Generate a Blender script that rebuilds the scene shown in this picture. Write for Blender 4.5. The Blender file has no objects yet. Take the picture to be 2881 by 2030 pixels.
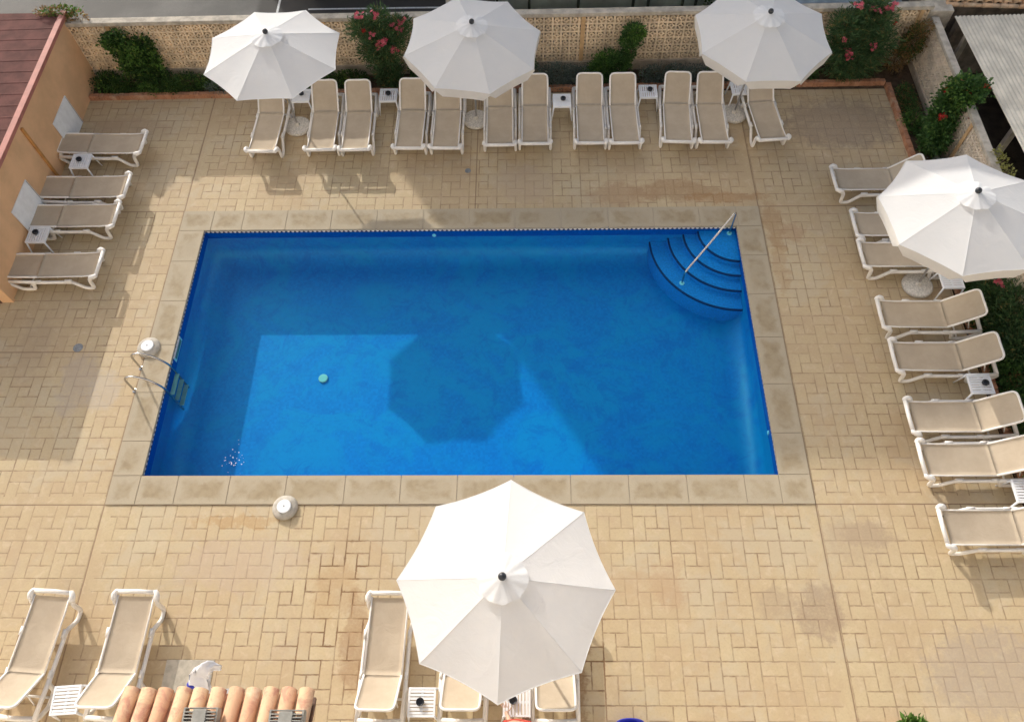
import bpy, math, random
from mathutils import Vector, Matrix
R = math.radians
rnd = random.Random(7)
scene = bpy.context.scene
col = scene.collection

# ------------------------------------------------------------------ helpers
class MB:
    def __init__(s): s.v=[]; s.f=[]; s.uv=None
    def quad(s,a,b,c,d):
        n=len(s.v); s.v+= [tuple(a),tuple(b),tuple(c),tuple(d)]; s.f.append((n,n+1,n+2,n+3))
    def tri(s,a,b,c):
        n=len(s.v); s.v+= [tuple(a),tuple(b),tuple(c)]; s.f.append((n,n+1,n+2))
    def box(s,x0,x1,y0,y1,z0,z1,ang=0,piv=None):
        n=len(s.v); P=[(x0,y0,z0),(x1,y0,z0),(x1,y1,z0),(x0,y1,z0),(x0,y0,z1),(x1,y0,z1),(x1,y1,z1),(x0,y1,z1)]
        if ang:
            cx,cy=piv if piv else ((x0+x1)/2,(y0+y1)/2); c,q=math.cos(ang),math.sin(ang)
            P=[(cx+(x-cx)*c-(y-cy)*q, cy+(x-cx)*q+(y-cy)*c, z) for x,y,z in P]
        s.v+=P
        for f in ((0,3,2,1),(4,5,6,7),(0,1,5,4),(1,2,6,5),(2,3,7,6),(3,0,4,7)): s.f.append(tuple(n+i for i in f))
    def tube(s,pts,r,seg=8,caps=True,closed=False,sq=(1,1)):
        pts=[Vector(p) for p in pts]; N=len(pts)
        rs=r if isinstance(r,(list,tuple)) else [r]*N
        n0=len(s.v); prev=None
        for i,p in enumerate(pts):
            if closed: t=(pts[(i+1)%N]-pts[i-1]).normalized()
            elif i==0: t=(pts[1]-pts[0]).normalized()
            elif i==N-1: t=(pts[-1]-pts[-2]).normalized()
            else: t=((pts[i+1]-p).normalized()+(p-pts[i-1]).normalized()).normalized()
            if prev is None:
                up=Vector((0,0,1)) if abs(t.z)<.9 else Vector((0,1,0))
                a=t.cross(up).normalized()
            else:
                a=(prev-t*prev.dot(t)).normalized()
            prev=a; b=t.cross(a)
            for k in range(seg):
                th=2*math.pi*k/seg
                s.v.append(tuple(p+a*math.cos(th)*rs[i]*sq[0]+b*math.sin(th)*rs[i]*sq[1]))
        M=N if closed else N-1
        for i in range(M):
            for k in range(seg):
                a=n0+i*seg+k; b=n0+i*seg+(k+1)%seg; c=n0+((i+1)%N)*seg+(k+1)%seg; d=n0+((i+1)%N)*seg+k
                s.f.append((a,b,c,d))
        if caps and not closed:
            s.f.append(tuple(n0+k for k in reversed(range(seg)))); s.f.append(tuple(n0+(N-1)*seg+k for k in range(seg)))
    def lathe(s,prof,cx,cy,seg=24):
        n0=len(s.v)
        for r,z in prof:
            for k in range(seg):
                th=2*math.pi*k/seg; s.v.append((cx+r*math.cos(th),cy+r*math.sin(th),z))
        for i in range(len(prof)-1):
            for k in range(seg):
                s.f.append((n0+i*seg+k,n0+i*seg+(k+1)%seg,n0+(i+1)*seg+(k+1)%seg,n0+(i+1)*seg+k))
        s.f.append(tuple(n0+(len(prof)-1)*seg+k for k in range(seg)))
        s.f.append(tuple(n0+k for k in reversed(range(seg))))
    def ball(s,c,r,seg=12,ring=8,sc=(1,1,1)):
        n0=len(s.v)
        for i in range(ring+1):
            ph=math.pi*i/ring
            for k in range(seg):
                th=2*math.pi*k/seg
                s.v.append((c[0]+r*sc[0]*math.sin(ph)*math.cos(th),c[1]+r*sc[1]*math.sin(ph)*math.sin(th),c[2]+r*sc[2]*math.cos(ph)))
        for i in range(ring):
            for k in range(seg):
                s.f.append((n0+i*seg+k,n0+(i+1)*seg+k,n0+(i+1)*seg+(k+1)%seg,n0+i*seg+(k+1)%seg))
    def build(s,name,mat,parent=None,smooth=False,bevel=0,kind=None,loc=None,rot=None,uv=None,autos=None):
        me=bpy.data.meshes.new(name); me.from_pydata(s.v,[],s.f); me.update()
        if uv:
            l=me.uv_layers.new(name='UVMap')
            i=0
            for f in me.polygons:
                for li in f.loop_indices: l.data[li].uv=uv[me.loops[li].vertex_index]
        if mat: me.materials.append(mat)
        if smooth:
            for p in me.polygons: p.use_smooth=True
        o=bpy.data.objects.new(name,me); col.objects.link(o)
        if parent is not None: o.parent=parent
        if loc: o.location=loc
        if rot: o.rotation_euler=rot
        if bevel:
            b=o.modifiers.new('bevel','BEVEL'); b.width=bevel; b.segments=2; b.limit_method='ANGLE'; b.angle_limit=R(40)
        if kind: o['kind']=kind
        return o
def tag(o,label,cat,group=None):
    o['label']=label; o['category']=cat
    if group: o['group']=group
    return o
def empty(name,loc=(0,0,0),rz=0):
    o=bpy.data.objects.new(name,None); o.empty_display_size=.2; col.objects.link(o); o.location=loc; o.rotation_euler=(0,0,rz); return o
KIDS={}
def kids(o): return [c for c in col.objects if c.parent==o]
def copy_tree(o,parent=None,ks=None):
    c=o.copy(); col.objects.link(c)
    if parent is not None: c.parent=parent
    for ch in kids(o): copy_tree(ch,c)
    return c

# ------------------------------------------------------------------ materials
class NT:
    def __init__(s,name):
        s.m=bpy.data.materials.new(name); s.m.use_nodes=True; s.t=s.m.node_tree; s.n=s.t.nodes; s.l=s.t.links
        s.n.clear(); s.out=s.n.new('ShaderNodeOutputMaterial')
    def new(s,t,**k):
        n=s.n.new(t)
        for a,b in k.items(): setattr(n,a,b)
        return n
    def put(s,sock,v):
        if isinstance(v,bpy.types.NodeSocket): s.l.new(v,sock)
        else:
            if isinstance(v,(tuple,list)) and len(v)==3 and sock.type=='RGBA': v=(*v,1)
            sock.default_value=v
    def math(s,op,a,b=0,c=0,clamp=False):
        n=s.new('ShaderNodeMath',operation=op,use_clamp=clamp); s.put(n.inputs[0],a); s.put(n.inputs[1],b)
        s.put(n.inputs[2],c); return n.outputs[0]
    def mix(s,f,a,b,mode='MIX'):
        n=s.new('ShaderNodeMix',data_type='RGBA',blend_type=mode); s.put(n.inputs[0],f); s.put(n.inputs[6],a); s.put(n.inputs[7],b); return n.outputs[2]
    def noise(s,scale,detail=3,rough=.55,vec=None,dist=0,col=False):
        n=s.new('ShaderNodeTexNoise'); n.inputs['Scale'].default_value=scale; n.inputs['Detail'].default_value=detail
        n.inputs['Roughness'].default_value=rough; n.inputs['Distortion'].default_value=dist
        if vec is not None: s.l.new(vec,n.inputs['Vector'])
        return n.outputs['Color' if col else 'Fac']
    def ramp(s,f,lo,hi,a=0.,b=1.,smooth=True):
        n=s.new('ShaderNodeMapRange',interpolation_type='SMOOTHSTEP' if smooth else 'LINEAR'); s.put(n.inputs[0],f)
        s.put(n.inputs[1],lo); s.put(n.inputs[2],hi); s.put(n.inputs[3],a); s.put(n.inputs[4],b); return n.outputs[0]
    def obj(s): return s.new('ShaderNodeTexCoord').outputs['Object']
    def pos(s): return s.new('ShaderNodeNewGeometry').outputs['Position']
    def bsdf(s,color,rough=.6,bump=None,bstr=.3,bdist=.01,metal=0,spec=.5,transl=0,normal=None):
        b=s.new('ShaderNodeBsdfPrincipled'); s.put(b.inputs['Base Color'],color); s.put(b.inputs['Roughness'],rough)
        b.inputs['Metallic'].default_value=metal; b.inputs['Specular IOR Level'].default_value=spec
        if bump is not None:
            bp=s.new('ShaderNodeBump'); bp.inputs['Strength'].default_value=bstr; bp.inputs['Distance'].default_value=bdist
            s.l.new(bump,bp.inputs['Height']); s.l.new(bp.outputs[0],b.inputs['Normal'])
        sh=b.outputs[0]
        if transl:
            t=s.new('ShaderNodeBsdfTranslucent'); s.put(t.inputs[0],color); mx=s.new('ShaderNodeMixShader'); mx.inputs[0].default_value=transl
            s.l.new(sh,mx.inputs[1]); s.l.new(t.outputs[0],mx.inputs[2]); sh=mx.outputs[0]
        s.l.new(sh,s.out.inputs[0]); return s.m
def plain(name,c,rough=.6,var=.12,scale=6,metal=0,bstr=.15,spec=.5,transl=0,bd=.004):
    n=NT(name); f=n.noise(scale,4,.6,n.obj()); dark=tuple(x*(1-var) for x in c); lite=tuple(min(1,x*(1+var)) for x in c)
    cc=n.mix(n.ramp(f,.3,.7),dark,lite)
    return n.bsdf(cc,rough,n.noise(scale*8,3,.6,n.obj()),bstr,bd,metal,spec,transl)

JL=-.545; JR=12.375; JB=-.536; JT=6.36
def deck_material():
    n=NT('stamped_concrete'); P=n.pos(); sp=n.new('ShaderNodeSeparateXYZ'); n.l.new(P,sp.inputs[0]); X,Y=sp.outputs[0],sp.outputs[1]
    wob=n.noise(2.2,2,.5,P); wob2=n.noise(9,3,.6,P)
    dx=n.math('MULTIPLY_ADD',n.math('SUBTRACT',wob2,.5),.018,X); dy=n.math('MULTIPLY_ADD',n.math('SUBTRACT',n.noise(11,3,.6,P,.4),.5),.018,Y)
    # bay dependent origin: the pattern is stamped bay by bay
    inx=n.math('MULTIPLY',n.math('GREATER_THAN',X,JL),n.math('LESS_THAN',X,JR))
    ox=n.math('SUBTRACT',n.math('ADD',n.math('MULTIPLY',n.math('LESS_THAN',X,JL),12.82),n.math('MULTIPLY',n.math('GREATER_THAN',X,JR),-.14)),12.26)
    oy=n.math('ADD',n.math('MULTIPLY',n.math('GREATER_THAN',Y,2.7),n.math('MULTIPLY',n.math('LESS_THAN',X,JL),.17)),n.math('MULTIPLY',n.math('GREATER_THAN',Y,JT),.08))
    S=1/.667
    u0=n.math('MULTIPLY',n.math('ADD',n.math('ADD',dx,ox),60*.636),1/.636); v0=n.math('MULTIPLY',n.math('ADD',n.math('ADD',dy,oy),20*.667-.13),S)
    u=n.math('MULTIPLY',n.math('FRACT',u0),3); v=n.math('MULTIPLY',n.math('FRACT',v0),3)
    def ab(a,k): return n.math('ABSOLUTE',n.math('SUBTRACT',a,k))
    def pen(c): return n.math('MULTIPLY',c,9)   # push the distance away where the condition is true
    gt=lambda a,k:n.math('GREATER_THAN',a,k); lt=lambda a,k:n.math('LESS_THAN',a,k)
    ds=[n.math('MINIMUM',ab(u,0),ab(u,3)),n.math('MINIMUM',ab(v,0),ab(v,3)),
        n.math('ADD',ab(v,2),pen(gt(u,2))),n.math('ADD',ab(u,2),pen(lt(v,1))),
        n.math('ADD',ab(u,1),pen(gt(v,2))),n.math('ADD',ab(v,1),pen(lt(u,1)))]
    d=ds[0]
    for q in ds[1:]: d=n.math('MINIMUM',d,q)
    # plain bands beside the bay joints
    def jd(a,k): return n.math('ABSOLUTE',n.math('SUBTRACT',a,k))
    jx=n.math('MINIMUM',jd(X,JL),jd(X,JR))
    jx2=n.math('ADD',jd(X,6.05),pen(lt(Y,JT)))
    jx=n.math('MINIMUM',jx,jx2)
    outx=n.math('SUBTRACT',1,inx)
    jy=n.math('ADD',n.math('MINIMUM',jd(Y,JB),jd(Y,JT)),pen(inx))
    jy3=n.math('ADD',jd(Y,2.7),pen(gt(X,JL)))
    jy=n.math('MINIMUM',jy,jy3)
    j=n.math('MINIMUM',jx,jy)
    bandx=n.math('MINIMUM',jd(X,JR-.09),jd(X,JL+.09))
    bandy=n.math('ADD',n.math('MINIMUM',jd(Y,JB+.08),jd(Y,JT+.08)),pen(inx))
    band=n.ramp(n.math('MINIMUM',bandx,bandy),.075,.085,1,0)
    line=n.ramp(d,.02,n.math('MULTIPLY_ADD',n.noise(7,4,.7,P),.09,.03),1,0)
    line=n.math('MULTIPLY',line,n.math('SUBTRACT',1,band))
    # per block tone
    a1=n.math('MULTIPLY',gt(v,2),lt(u,2)); a2=n.math('MULTIPLY',gt(u,2),gt(v,1)); a3=n.math('MULTIPLY',lt(v,1),gt(u,1)); a4=n.math('MULTIPLY',lt(u,1),lt(v,2))
    idn=n.math('ADD',n.math('ADD',a1,n.math('MULTIPLY',a2,2)),n.math('ADD',n.math('MULTIPLY',a3,3),n.math('MULTIPLY',a4,4)))
    cv=n.new('ShaderNodeCombineXYZ'); n.put(cv.inputs[0],n.math('FLOOR',u0)); n.put(cv.inputs[1],n.math('FLOOR',v0)); n.put(cv.inputs[2],idn)
    wn=n.new('ShaderNodeTexWhiteNoise'); n.l.new(cv.outputs[0],wn.inputs[0]); rv=wn.outputs[0]
    big=n.noise(.45,4,.6,P); mid=n.noise(2.5,4,.6,P); fine=n.noise(26,5,.65,P)
    base=n.mix(n.ramp(big,.38,.64),(.495,.375,.225),(.54,.43,.262))
    base=n.mix(n.math('MULTIPLY',n.ramp(mid,.5,.72),.5),base,(.50,.38,.25))
    base=n.mix(n.ramp(n.noise(1.3,4,.6,P,.8),.56,.75,0,.4),base,(.44,.36,.27))
    base=n.mix(n.math('MULTIPLY',n.math('SUBTRACT',rv,.3),.42,0,True),base,(.44,.31,.19))
    base=n.mix(n.ramp(fine,.42,.75,0,.42),base,(.40,.30,.19))
    base=n.mix(n.ramp(n.noise(5,5,.7,P,.6),.5,.72,0,.35),base,(.66,.54,.37))
    base=n.mix(n.ramp(n.noise(1.7,6,.75,P,.9),.5,.66,0,.5),base,(.46,.34,.215))
    base=n.mix(n.ramp(n.noise(.55,6,.72,P,.4),.5,.62,0,.4),base,(.50,.43,.31))
    base=n.mix(n.ramp(n.noise(16,6,.75,P,.2),.56,.74,0,.5),base,(.36,.255,.15))
    # darker worn joints, in patches
    ls=n.math('MULTIPLY',n.ramp(n.noise(.9,3,.6,P),.35,.68,.35,.85),n.ramp(n.noise(6,4,.7,P,.3),.32,.6,.25,1))
    c=n.mix(n.math('MULTIPLY',line,ls),base,(.22,.135,.075))
    # stains: (x,y,rx,ry,colour,strength)
    st=[(10.6,6.85,1.1,.35,(.30,.17,.08),.55),(11.7,6.62,1.0,.17,(.35,.19,.08),.6),(9.4,6.75,.9,.4,(.36,.23,.13),.6),(12.62,5.8,.22,.75,(.34,.20,.09),.5),(12.6,4.8,.18,.9,(.40,.25,.12),.45),(13.0,5.6,.3,.3,(.38,.23,.13),.5),
        (14.7,-3.4,1.2,.8,(.36,.29,.23),.6),(12.1,-2.4,.45,.5,(.30,.215,.15),.6),(11.4,-2.3,.4,.3,(.36,.27,.18),.5),(13.2,-1.1,.5,.25,(.34,.25,.17),.55),(-1.75,2.0,.42,.75,(.40,.33,.28),.5),(-1.2,1.8,.35,.5,(.46,.41,.35),.45),(9.6,-1.9,.35,.5,(.42,.27,.16),.45),(-2.9,2.8,.4,.8,(.40,.30,.2),.4),
        (14.7,8.9,1.5,.9,(.25,.19,.14),.7),(12.9,-1.2,.6,.5,(.40,.30,.20),.5),(3.9,-2.1,.45,.5,(.42,.27,.13),.5),(8.0,-2.9,.22,1.4,(.27,.15,.07),.75),(4.3,-2.9,.25,.9,(.33,.20,.10),.6),(2.0,-.85,.9,.13,(.42,.25,.10),.55),(9.2,-2,.7,.3,(.45,.31,.18),.4),(2.2,-1.6,1.3,.5,(.47,.36,.27),.5),(7.2,7.1,.8,.6,(.45,.34,.24),.5),(-2.5,8.9,1.2,.5,(.40,.28,.18),.4)]
    wx=n.math('MULTIPLY_ADD',n.math('SUBTRACT',n.noise(2.6,5,.7,P),.5),1.5,X); wy=n.math('MULTIPLY_ADD',n.math('SUBTRACT',n.noise(3.1,5,.7,P,.6),.5),1.5,Y)
    wx=n.math('ADD',n.math('MULTIPLY',X,.6),n.math('MULTIPLY',wx,.4)); wy=n.math('ADD',n.math('MULTIPLY',Y,.6),n.math('MULTIPLY',wy,.4))
    stn=n.math('MULTIPLY',n.math('SUBTRACT',n.math('ADD',n.math('MULTIPLY',n.noise(3.2,6,.75,P,.6),.7),n.math('MULTIPLY',n.noise(12,5,.7,P),.3)),.5),1.9)
    stn=n.math('ADD',stn,n.math('MULTIPLY',line,.12))
    for x,y,rx,ry,cc,k in st:
        e=n.math('ADD',n.math('POWER',n.math('ABSOLUTE',n.math('DIVIDE',n.math('SUBTRACT',wx,x),rx)),2),n.math('POWER',n.math('ABSOLUTE',n.math('DIVIDE',n.math('SUBTRACT',wy,y),ry)),2))
        f=n.math('MULTIPLY',n.ramp(n.math('ADD',n.ramp(e,0,2.2,1,0),stn),.45,1.0),n.math('MULTIPLY',n.ramp(fine,.25,.6,.6,1),k))
        c=n.mix(f,c,cc)
    # brown drips in the joints around the front loungers
    wet=n.math('ADD',n.math('POWER',n.math('DIVIDE',n.math('SUBTRACT',X,3.9),1.0),2),n.math('POWER',n.math('DIVIDE',n.math('SUBTRACT',Y,-2.3),1.5),2))
    wet2=n.math('ADD',n.math('POWER',n.math('DIVIDE',n.math('SUBTRACT',X,8.1),.55),2),n.math('POWER',n.math('DIVIDE',n.math('SUBTRACT',Y,-2.9),1.7),2))
    wf=n.math('MAXIMUM',n.ramp(wet,.3,1.3,1,0),n.ramp(wet2,.3,1.3,1,0))
    wl=n.math('MULTIPLY',n.ramp(d,.02,n.math('MULTIPLY_ADD',n.ramp(n.noise(5,4,.7,P),.5,.75),.18,.08),1,0),n.ramp(n.noise(2.3,3,.6,P),.4,.6))
    c=n.mix(n.math('MULTIPLY',n.math('MULTIPLY',wf,wl),.85),c,(.17,.085,.035))
    c=n.mix(n.ramp(j,.006,.016,.75,0),c,(.20,.12,.07))
    h=n.math('SUBTRACT',n.math('MULTIPLY',fine,.5),n.math('MAXIMUM',line,n.ramp(j,.006,.02,1,0)))
    h=n.math('ADD',h,n.math('MULTIPLY',rv,.25))
    return n.bsdf(c,.75,h,.45,.006,spec=.35)

def coping_material():
    n=NT('coping_stone'); uv=n.new('ShaderNodeUVMap').outputs[0]; sp=n.new('ShaderNodeSeparateXYZ'); n.l.new(uv,sp.inputs[0])
    P=n.pos(); u,v=sp.outputs[0],sp.outputs[1]
    # uv are metres from the edges of each stone folded by the build code: (distance to end, distance to side)
    w=n.math('MULTIPLY',n.math('SUBTRACT',n.noise(4,5,.7,P),.5),.34)
    d=n.math('ADD',n.math('MINIMUM',u,v),w)
    f=n.ramp(d,.05,.17)
    f=n.math('MULTIPLY',f,n.ramp(n.noise(1.1,5,.7,P,.5),.36,.6,.15,1))
    base=n.mix(n.noise(3,4,.6,P),(.46,.385,.275),(.40,.335,.24))
    c=n.mix(f,base,n.mix(n.ramp(n.noise(7,4,.6,P),.4,.7),(.37,.295,.19),(.31,.24,.15)))
    c=n.mix(n.ramp(n.noise(60,3,.6,P),.5,.8,0,.3),c,(.2,.17,.13))
    return n.bsdf(c,.8,n.noise(45,5,.7,P),.35,.004,spec=.3)

def pool_material():
    n=NT('blue_mosaic'); P=n.pos()
    sn=n.new('ShaderNodeVectorMath',operation='SNAP'); n.l.new(P,sn.inputs[0]); sn.inputs[1].default_value=(.05,.05,.05)
    wn=n.new('ShaderNodeTexWhiteNoise'); n.l.new(sn.outputs[0],wn.inputs[0])
    c=n.mix(wn.outputs[0],(.0,.175,.49),(.0,.215,.56))
    c=n.mix(n.ramp(n.noise(.7,5,.65,P,1.2),.42,.60,0,.75),c,(.0,.255,.52))
    c=n.mix(n.ramp(n.noise(1.5,6,.7,P,1.8),.50,.66,0,.5),c,(.0,.12,.44))
    c=n.mix(n.ramp(n.noise(9,5,.7,P,.3),.45,.75,0,.35),c,(.0,.15,.44))
    c=n.mix(n.ramp(n.noise(3.5,5,.7,P,.5),.55,.8,0,.4),c,(.002,.10,.36))
    return n.bsdf(c,.35,None)

def band_material():
    n=NT('waterline_band'); P=n.pos(); sp=n.new('ShaderNodeSeparateXYZ'); n.l.new(P,sp.inputs[0])
    s=n.math('ADD',sp.outputs[0],sp.outputs[1]); fr=n.math('FRACT',n.math('MULTIPLY',s,10.0))
    tri=n.math('ABSOLUTE',n.math('SUBTRACT',fr,.5))
    zz=n.ramp(sp.outputs[2],-.115,-.03,.42,0,False)
    c=n.mix(n.math('GREATER_THAN',tri,zz),(.05,.06,.10),(.80,.80,.76))
    c=n.mix(n.math('GREATER_THAN',sp.outputs[2],-.028),c,(.09,.07,.055))  # dark brown top strip paints the shadow below the coping
    c=n.mix(n.math('LESS_THAN',sp.outputs[2],-.10),c,(.0,.03,.16))
    return n.bsdf(c,.4)

def water_material():
    n=NT('pool_water')
    fr=n.new('ShaderNodeFresnel'); fr.inputs[0].default_value=1.33
    bp=n.new('ShaderNodeBump'); bp.inputs['Strength'].default_value=.25; bp.inputs['Distance'].default_value=.02
    n.l.new(n.noise(2.2,3,.5,n.pos(),1.0),bp.inputs['Height']); n.l.new(bp.outputs[0],fr.inputs[1])
    bf=n.new('ShaderNodeNewGeometry').outputs['Backfacing']   # no total reflection seen from below: the surface is not refracting
    t=n.new('ShaderNodeBsdfTransparent'); t.inputs[0].default_value=(.45,.90,.98,1)
    g=n.new('ShaderNodeBsdfGlossy'); g.inputs['Roughness'].default_value=.03; n.l.new(bp.outputs[0],g.inputs['Normal'])
    mx=n.new('ShaderNodeMixShader'); n.l.new(n.math('MULTIPLY',fr.outputs[0],n.math('MULTIPLY',n.math('SUBTRACT',1,bf),.3)),mx.inputs[0]); n.l.new(t.outputs[0],mx.inputs[1]); n.l.new(g.outputs[0],mx.inputs[2])
    n.l.new(mx.outputs[0],n.out.inputs[0]); return n.m

def leaf_material(name,a,b,c=None,rough=.5,transl=.25):
    n=NT(name); r=n.new('ShaderNodeNewGeometry').outputs['Random Per Island']
    cc=n.mix(r,a,b)
    if c: cc=n.mix(n.ramp(r,.86,.98),cc,c)
    cc=n.mix(n.ramp(n.noise(5,2,.5,n.pos()),.4,.65,0,.5),cc,tuple(x*.6 for x in a))
    return n.bsdf(cc,rough,None,transl=transl,spec=.3)

def asphalt_material():
    n=NT('asphalt'); P=n.pos(); sp=n.new('ShaderNodeSeparateXYZ'); n.l.new(P,sp.inputs[0])
    f=n.noise(.6,4,.6,P); g=n.noise(60,4,.7,P)
    c=n.mix(n.ramp(f,.35,.65),(.10,.097,.09),(.145,.14,.13))
    x=n.math('MULTIPLY_ADD',n.math('SUBTRACT',n.noise(3,3,.6,P),.5),.25,sp.outputs[0])
    c=n.mix(n.ramp(x,-.15,.05),c,(.05,.046,.042))
    c=n.mix(n.ramp(g,.45,.75,0,.5),c,(.06,.058,.055))
    return n.bsdf(c,.85,g,.4,.006)

def terracotta(name,a,b,c):
    n=NT(name); P=n.obj(); r=n.new('ShaderNodeNewGeometry').outputs['Random Per Island']
    cc=n.mix(r,a,b); cc=n.mix(n.ramp(n.noise(5,5,.7,P,1.2),.45,.66,0,.85),cc,c); cc=n.mix(n.ramp(n.noise(2.5,5,.75,P,.5),.52,.7,0,.5),cc,(.62,.50,.36))
    cc=n.mix(n.ramp(n.noise(22,4,.7,P),.55,.8,0,.4),cc,(.3,.2,.14))
    return n.bsdf(cc,.8,n.noise(40,4,.7,P),.3,.004,spec=.25)

def fabric_material(name,c,c2,weave=260,transl=.12,rough=.85):
    n=NT(name); P=n.obj(); w=n.new('ShaderNodeTexWave'); w.inputs['Scale'].default_value=weave; n.l.new(P,w.inputs[0])
    cc=n.mix(n.ramp(n.noise(2.6,4,.6,P),.35,.7),c,c2)
    ww=n.noise(3.0,5,.62,P,1.6)
    return n.bsdf(cc,rough,ww,.5,.022,spec=.2,transl=transl)

M={}
M['deck']=deck_material(); M['coping']=coping_material(); M['pool']=pool_material(); M['band']=band_material(); M['water']=water_material()
M['asphalt']=asphalt_material()
M['canopy']=fabric_material('canopy_cloth',(.90,.90,.90),(.92,.915,.91),transl=.38)
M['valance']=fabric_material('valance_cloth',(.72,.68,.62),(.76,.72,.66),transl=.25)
M['sling']=fabric_material('beige_mesh',(.475,.385,.285),(.53,.44,.33),transl=.1)
M['resin']=plain('white_resin',(.80,.76,.71),.38,.05,9,bstr=.05)
M['table']=plain('white_table_resin',(.80,.81,.83),.4,.03,9,bstr=.05)
M['pipe']=plain('steel',(.55,.53,.50),.22,.1,5,metal=1,bstr=.02)
M['pole']=plain('grey_pole',(.38,.37,.36),.4,.1,5,metal=.3)
M['black']=plain('black_plastic',(.02,.022,.028),.35,.2,20)
M['concrete']=plain('concrete',(.44,.40,.34),.9,.18,9,bstr=.4)
M['capstone']=plain('cap_concrete',(.44,.39,.32),.9,.25,5,bstr=.5)
M['breeze']=plain('breeze_block',(.66,.52,.36),.85,.22,3,bstr=.3)
M['breeze_pale']=plain('breeze_block_pale',(.70,.59,.46),.85,.18,3,bstr=.3)
M['pilaster']=plain('pilaster_render',(.56,.36,.18),.85,.15,4,bstr=.3)
M['plinth']=plain('plinth_render',(.42,.35,.27),.9,.22,3,bstr=.4)
M['soil']=plain('soil',(.10,.065,.04),.95,.4,7,bstr=.8,bd=.03)
M['kerb']=terracotta('terracotta_kerb',(.42,.20,.11),(.48,.25,.15),(.30,.14,.085))
M['yard_shade']=plain('shaded_yard',(.055,.042,.032),.95,.35,3,bstr=.6,bd=.02)  # brown kept dark to hold the deep shade between wall and shed
M['salmon']=plain('salmon_render',(.70,.43,.235),.9,.10,1.3,bstr=.35)
M['fascia']=plain('pink_fascia',(.42,.16,.125),.7,.12,4,bstr=.2)
M['bigroof']=plain('brown_roof_sheet',(.115,.045,.038),.9,.22,3,bstr=.4,spec=.2)
M['batten']=plain('orange_batten',(.52,.24,.07),.7,.15,5)
M['board']=plain('white_board',(.80,.81,.82),.6,.05,6,bstr=.1)
M['darkwood']=plain('dark_wood',(.12,.05,.025),.6,.3,6)
M['shed']=plain('fibre_cement_sheet',(.72,.665,.56),.85,.13,3,bstr=.3)
M['rubble']=plain('rubble_stone',(.22,.18,.14),.95,.35,5,bstr=.6,bd=.01)
M['tile']=terracotta('roof_tile',(.52,.30,.185),(.60,.41,.26),(.42,.20,.14))
M['tile_old']=terracotta('old_roof_tile',(.55,.33,.19),(.62,.42,.27),(.34,.25,.17))
M['floodgrey']=plain('floodlight_grey',(.30,.29,.26),.6,.15,10)
M['screen']=plain('pale_screen',(.74,.82,.79),.6,.12,2.5,transl=.5)
M['fpost']=plain('dark_post',(.03,.04,.03),.6,.2,6)
M['whitewall']=plain('white_post',(.68,.67,.62),.8,.1,5)
M['bluewall']=plain('blue_grey_wall',(.22,.27,.31),.8,.2,4)
M['paint']=plain('road_paint',(.62,.63,.62),.8,.15,14)
M['leaf_dark']=leaf_material('leaf_dark',(.025,.065,.015),(.065,.14,.028),(.22,.28,.06))
M['leaf_mid']=leaf_material('leaf_mid',(.04,.10,.025),(.08,.17,.04),(.14,.24,.06))
M['leaf_oleander']=leaf_material('leaf_oleander',(.045,.10,.038),(.11,.20,.075),(.28,.22,.08))
M['leaf_bright']=leaf_material('leaf_bright',(.08,.17,.03),(.14,.27,.05),(.25,.33,.08))
M['leaf_grey']=leaf_material('leaf_grey',(.12,.155,.13),(.20,.25,.215),(.27,.31,.27))
M['leaf_dry']=leaf_material('leaf_dry',(.22,.13,.05),(.33,.21,.09),(.16,.15,.05))
M['leaf_yellow']=leaf_material('leaf_yellow',(.26,.26,.07),(.36,.34,.11))
M['stem']=plain('bark',(.16,.11,.07),.9,.3,12,bstr=.5)
M['pink']=leaf_material('petal_pink',(.70,.09,.14),(.80,.25,.28),transl=.35)
M['red']=leaf_material('petal_red',(.38,.015,.012),(.55,.05,.03),transl=.3)
M['skin']=plain('skin',(.52,.33,.24),.55,.06,20,bstr=.05)
M['redcloth']=fabric_material('red_cloth',(.50,.085,.06),(.42,.06,.045),transl=0)
M['hair']=plain('hair',(.05,.03,.02),.5,.3,30)
M['bluecloth']=plain('blue_plastic',(.02,.03,.42),.3,.1,8)
M['towel']=fabric_material('white_towel',(.92,.92,.94),(.88,.88,.92),transl=.1)
M['carpaint']=plain('dark_car_paint',(.02,.025,.04),.2,.1,4)
M['rubber']=plain('tyre_rubber',(.015,.015,.016),.8,.2,20)
M['glass']=plain('car_glass',(.02,.03,.035),.08,.05,4)
M['render_wall']=plain('apartment_render',(.62,.55,.45),.9,.08,.5)
M['hotel_wall']=plain('hotel_render',(.88,.84,.78),.9,.05,.5)
M['steelplate']=plain('grey_slab',(.44,.39,.31),.7,.15,8,bstr=.3)
M['base_stone']=plain('pebble_concrete',(.60,.56,.50),.9,.22,30,bstr=.5)
M['tread']=plain('grey_tread',(.55,.40,.36),.6,.1,9)
M['drain']=plain('drain_grate',(.20,.21,.22),.6,.25,30)

# ------------------------------------------------------------------ setting
W,L=11.834,5.819; C=.536
def struct(o): o['kind']='structure'; return o
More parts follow.
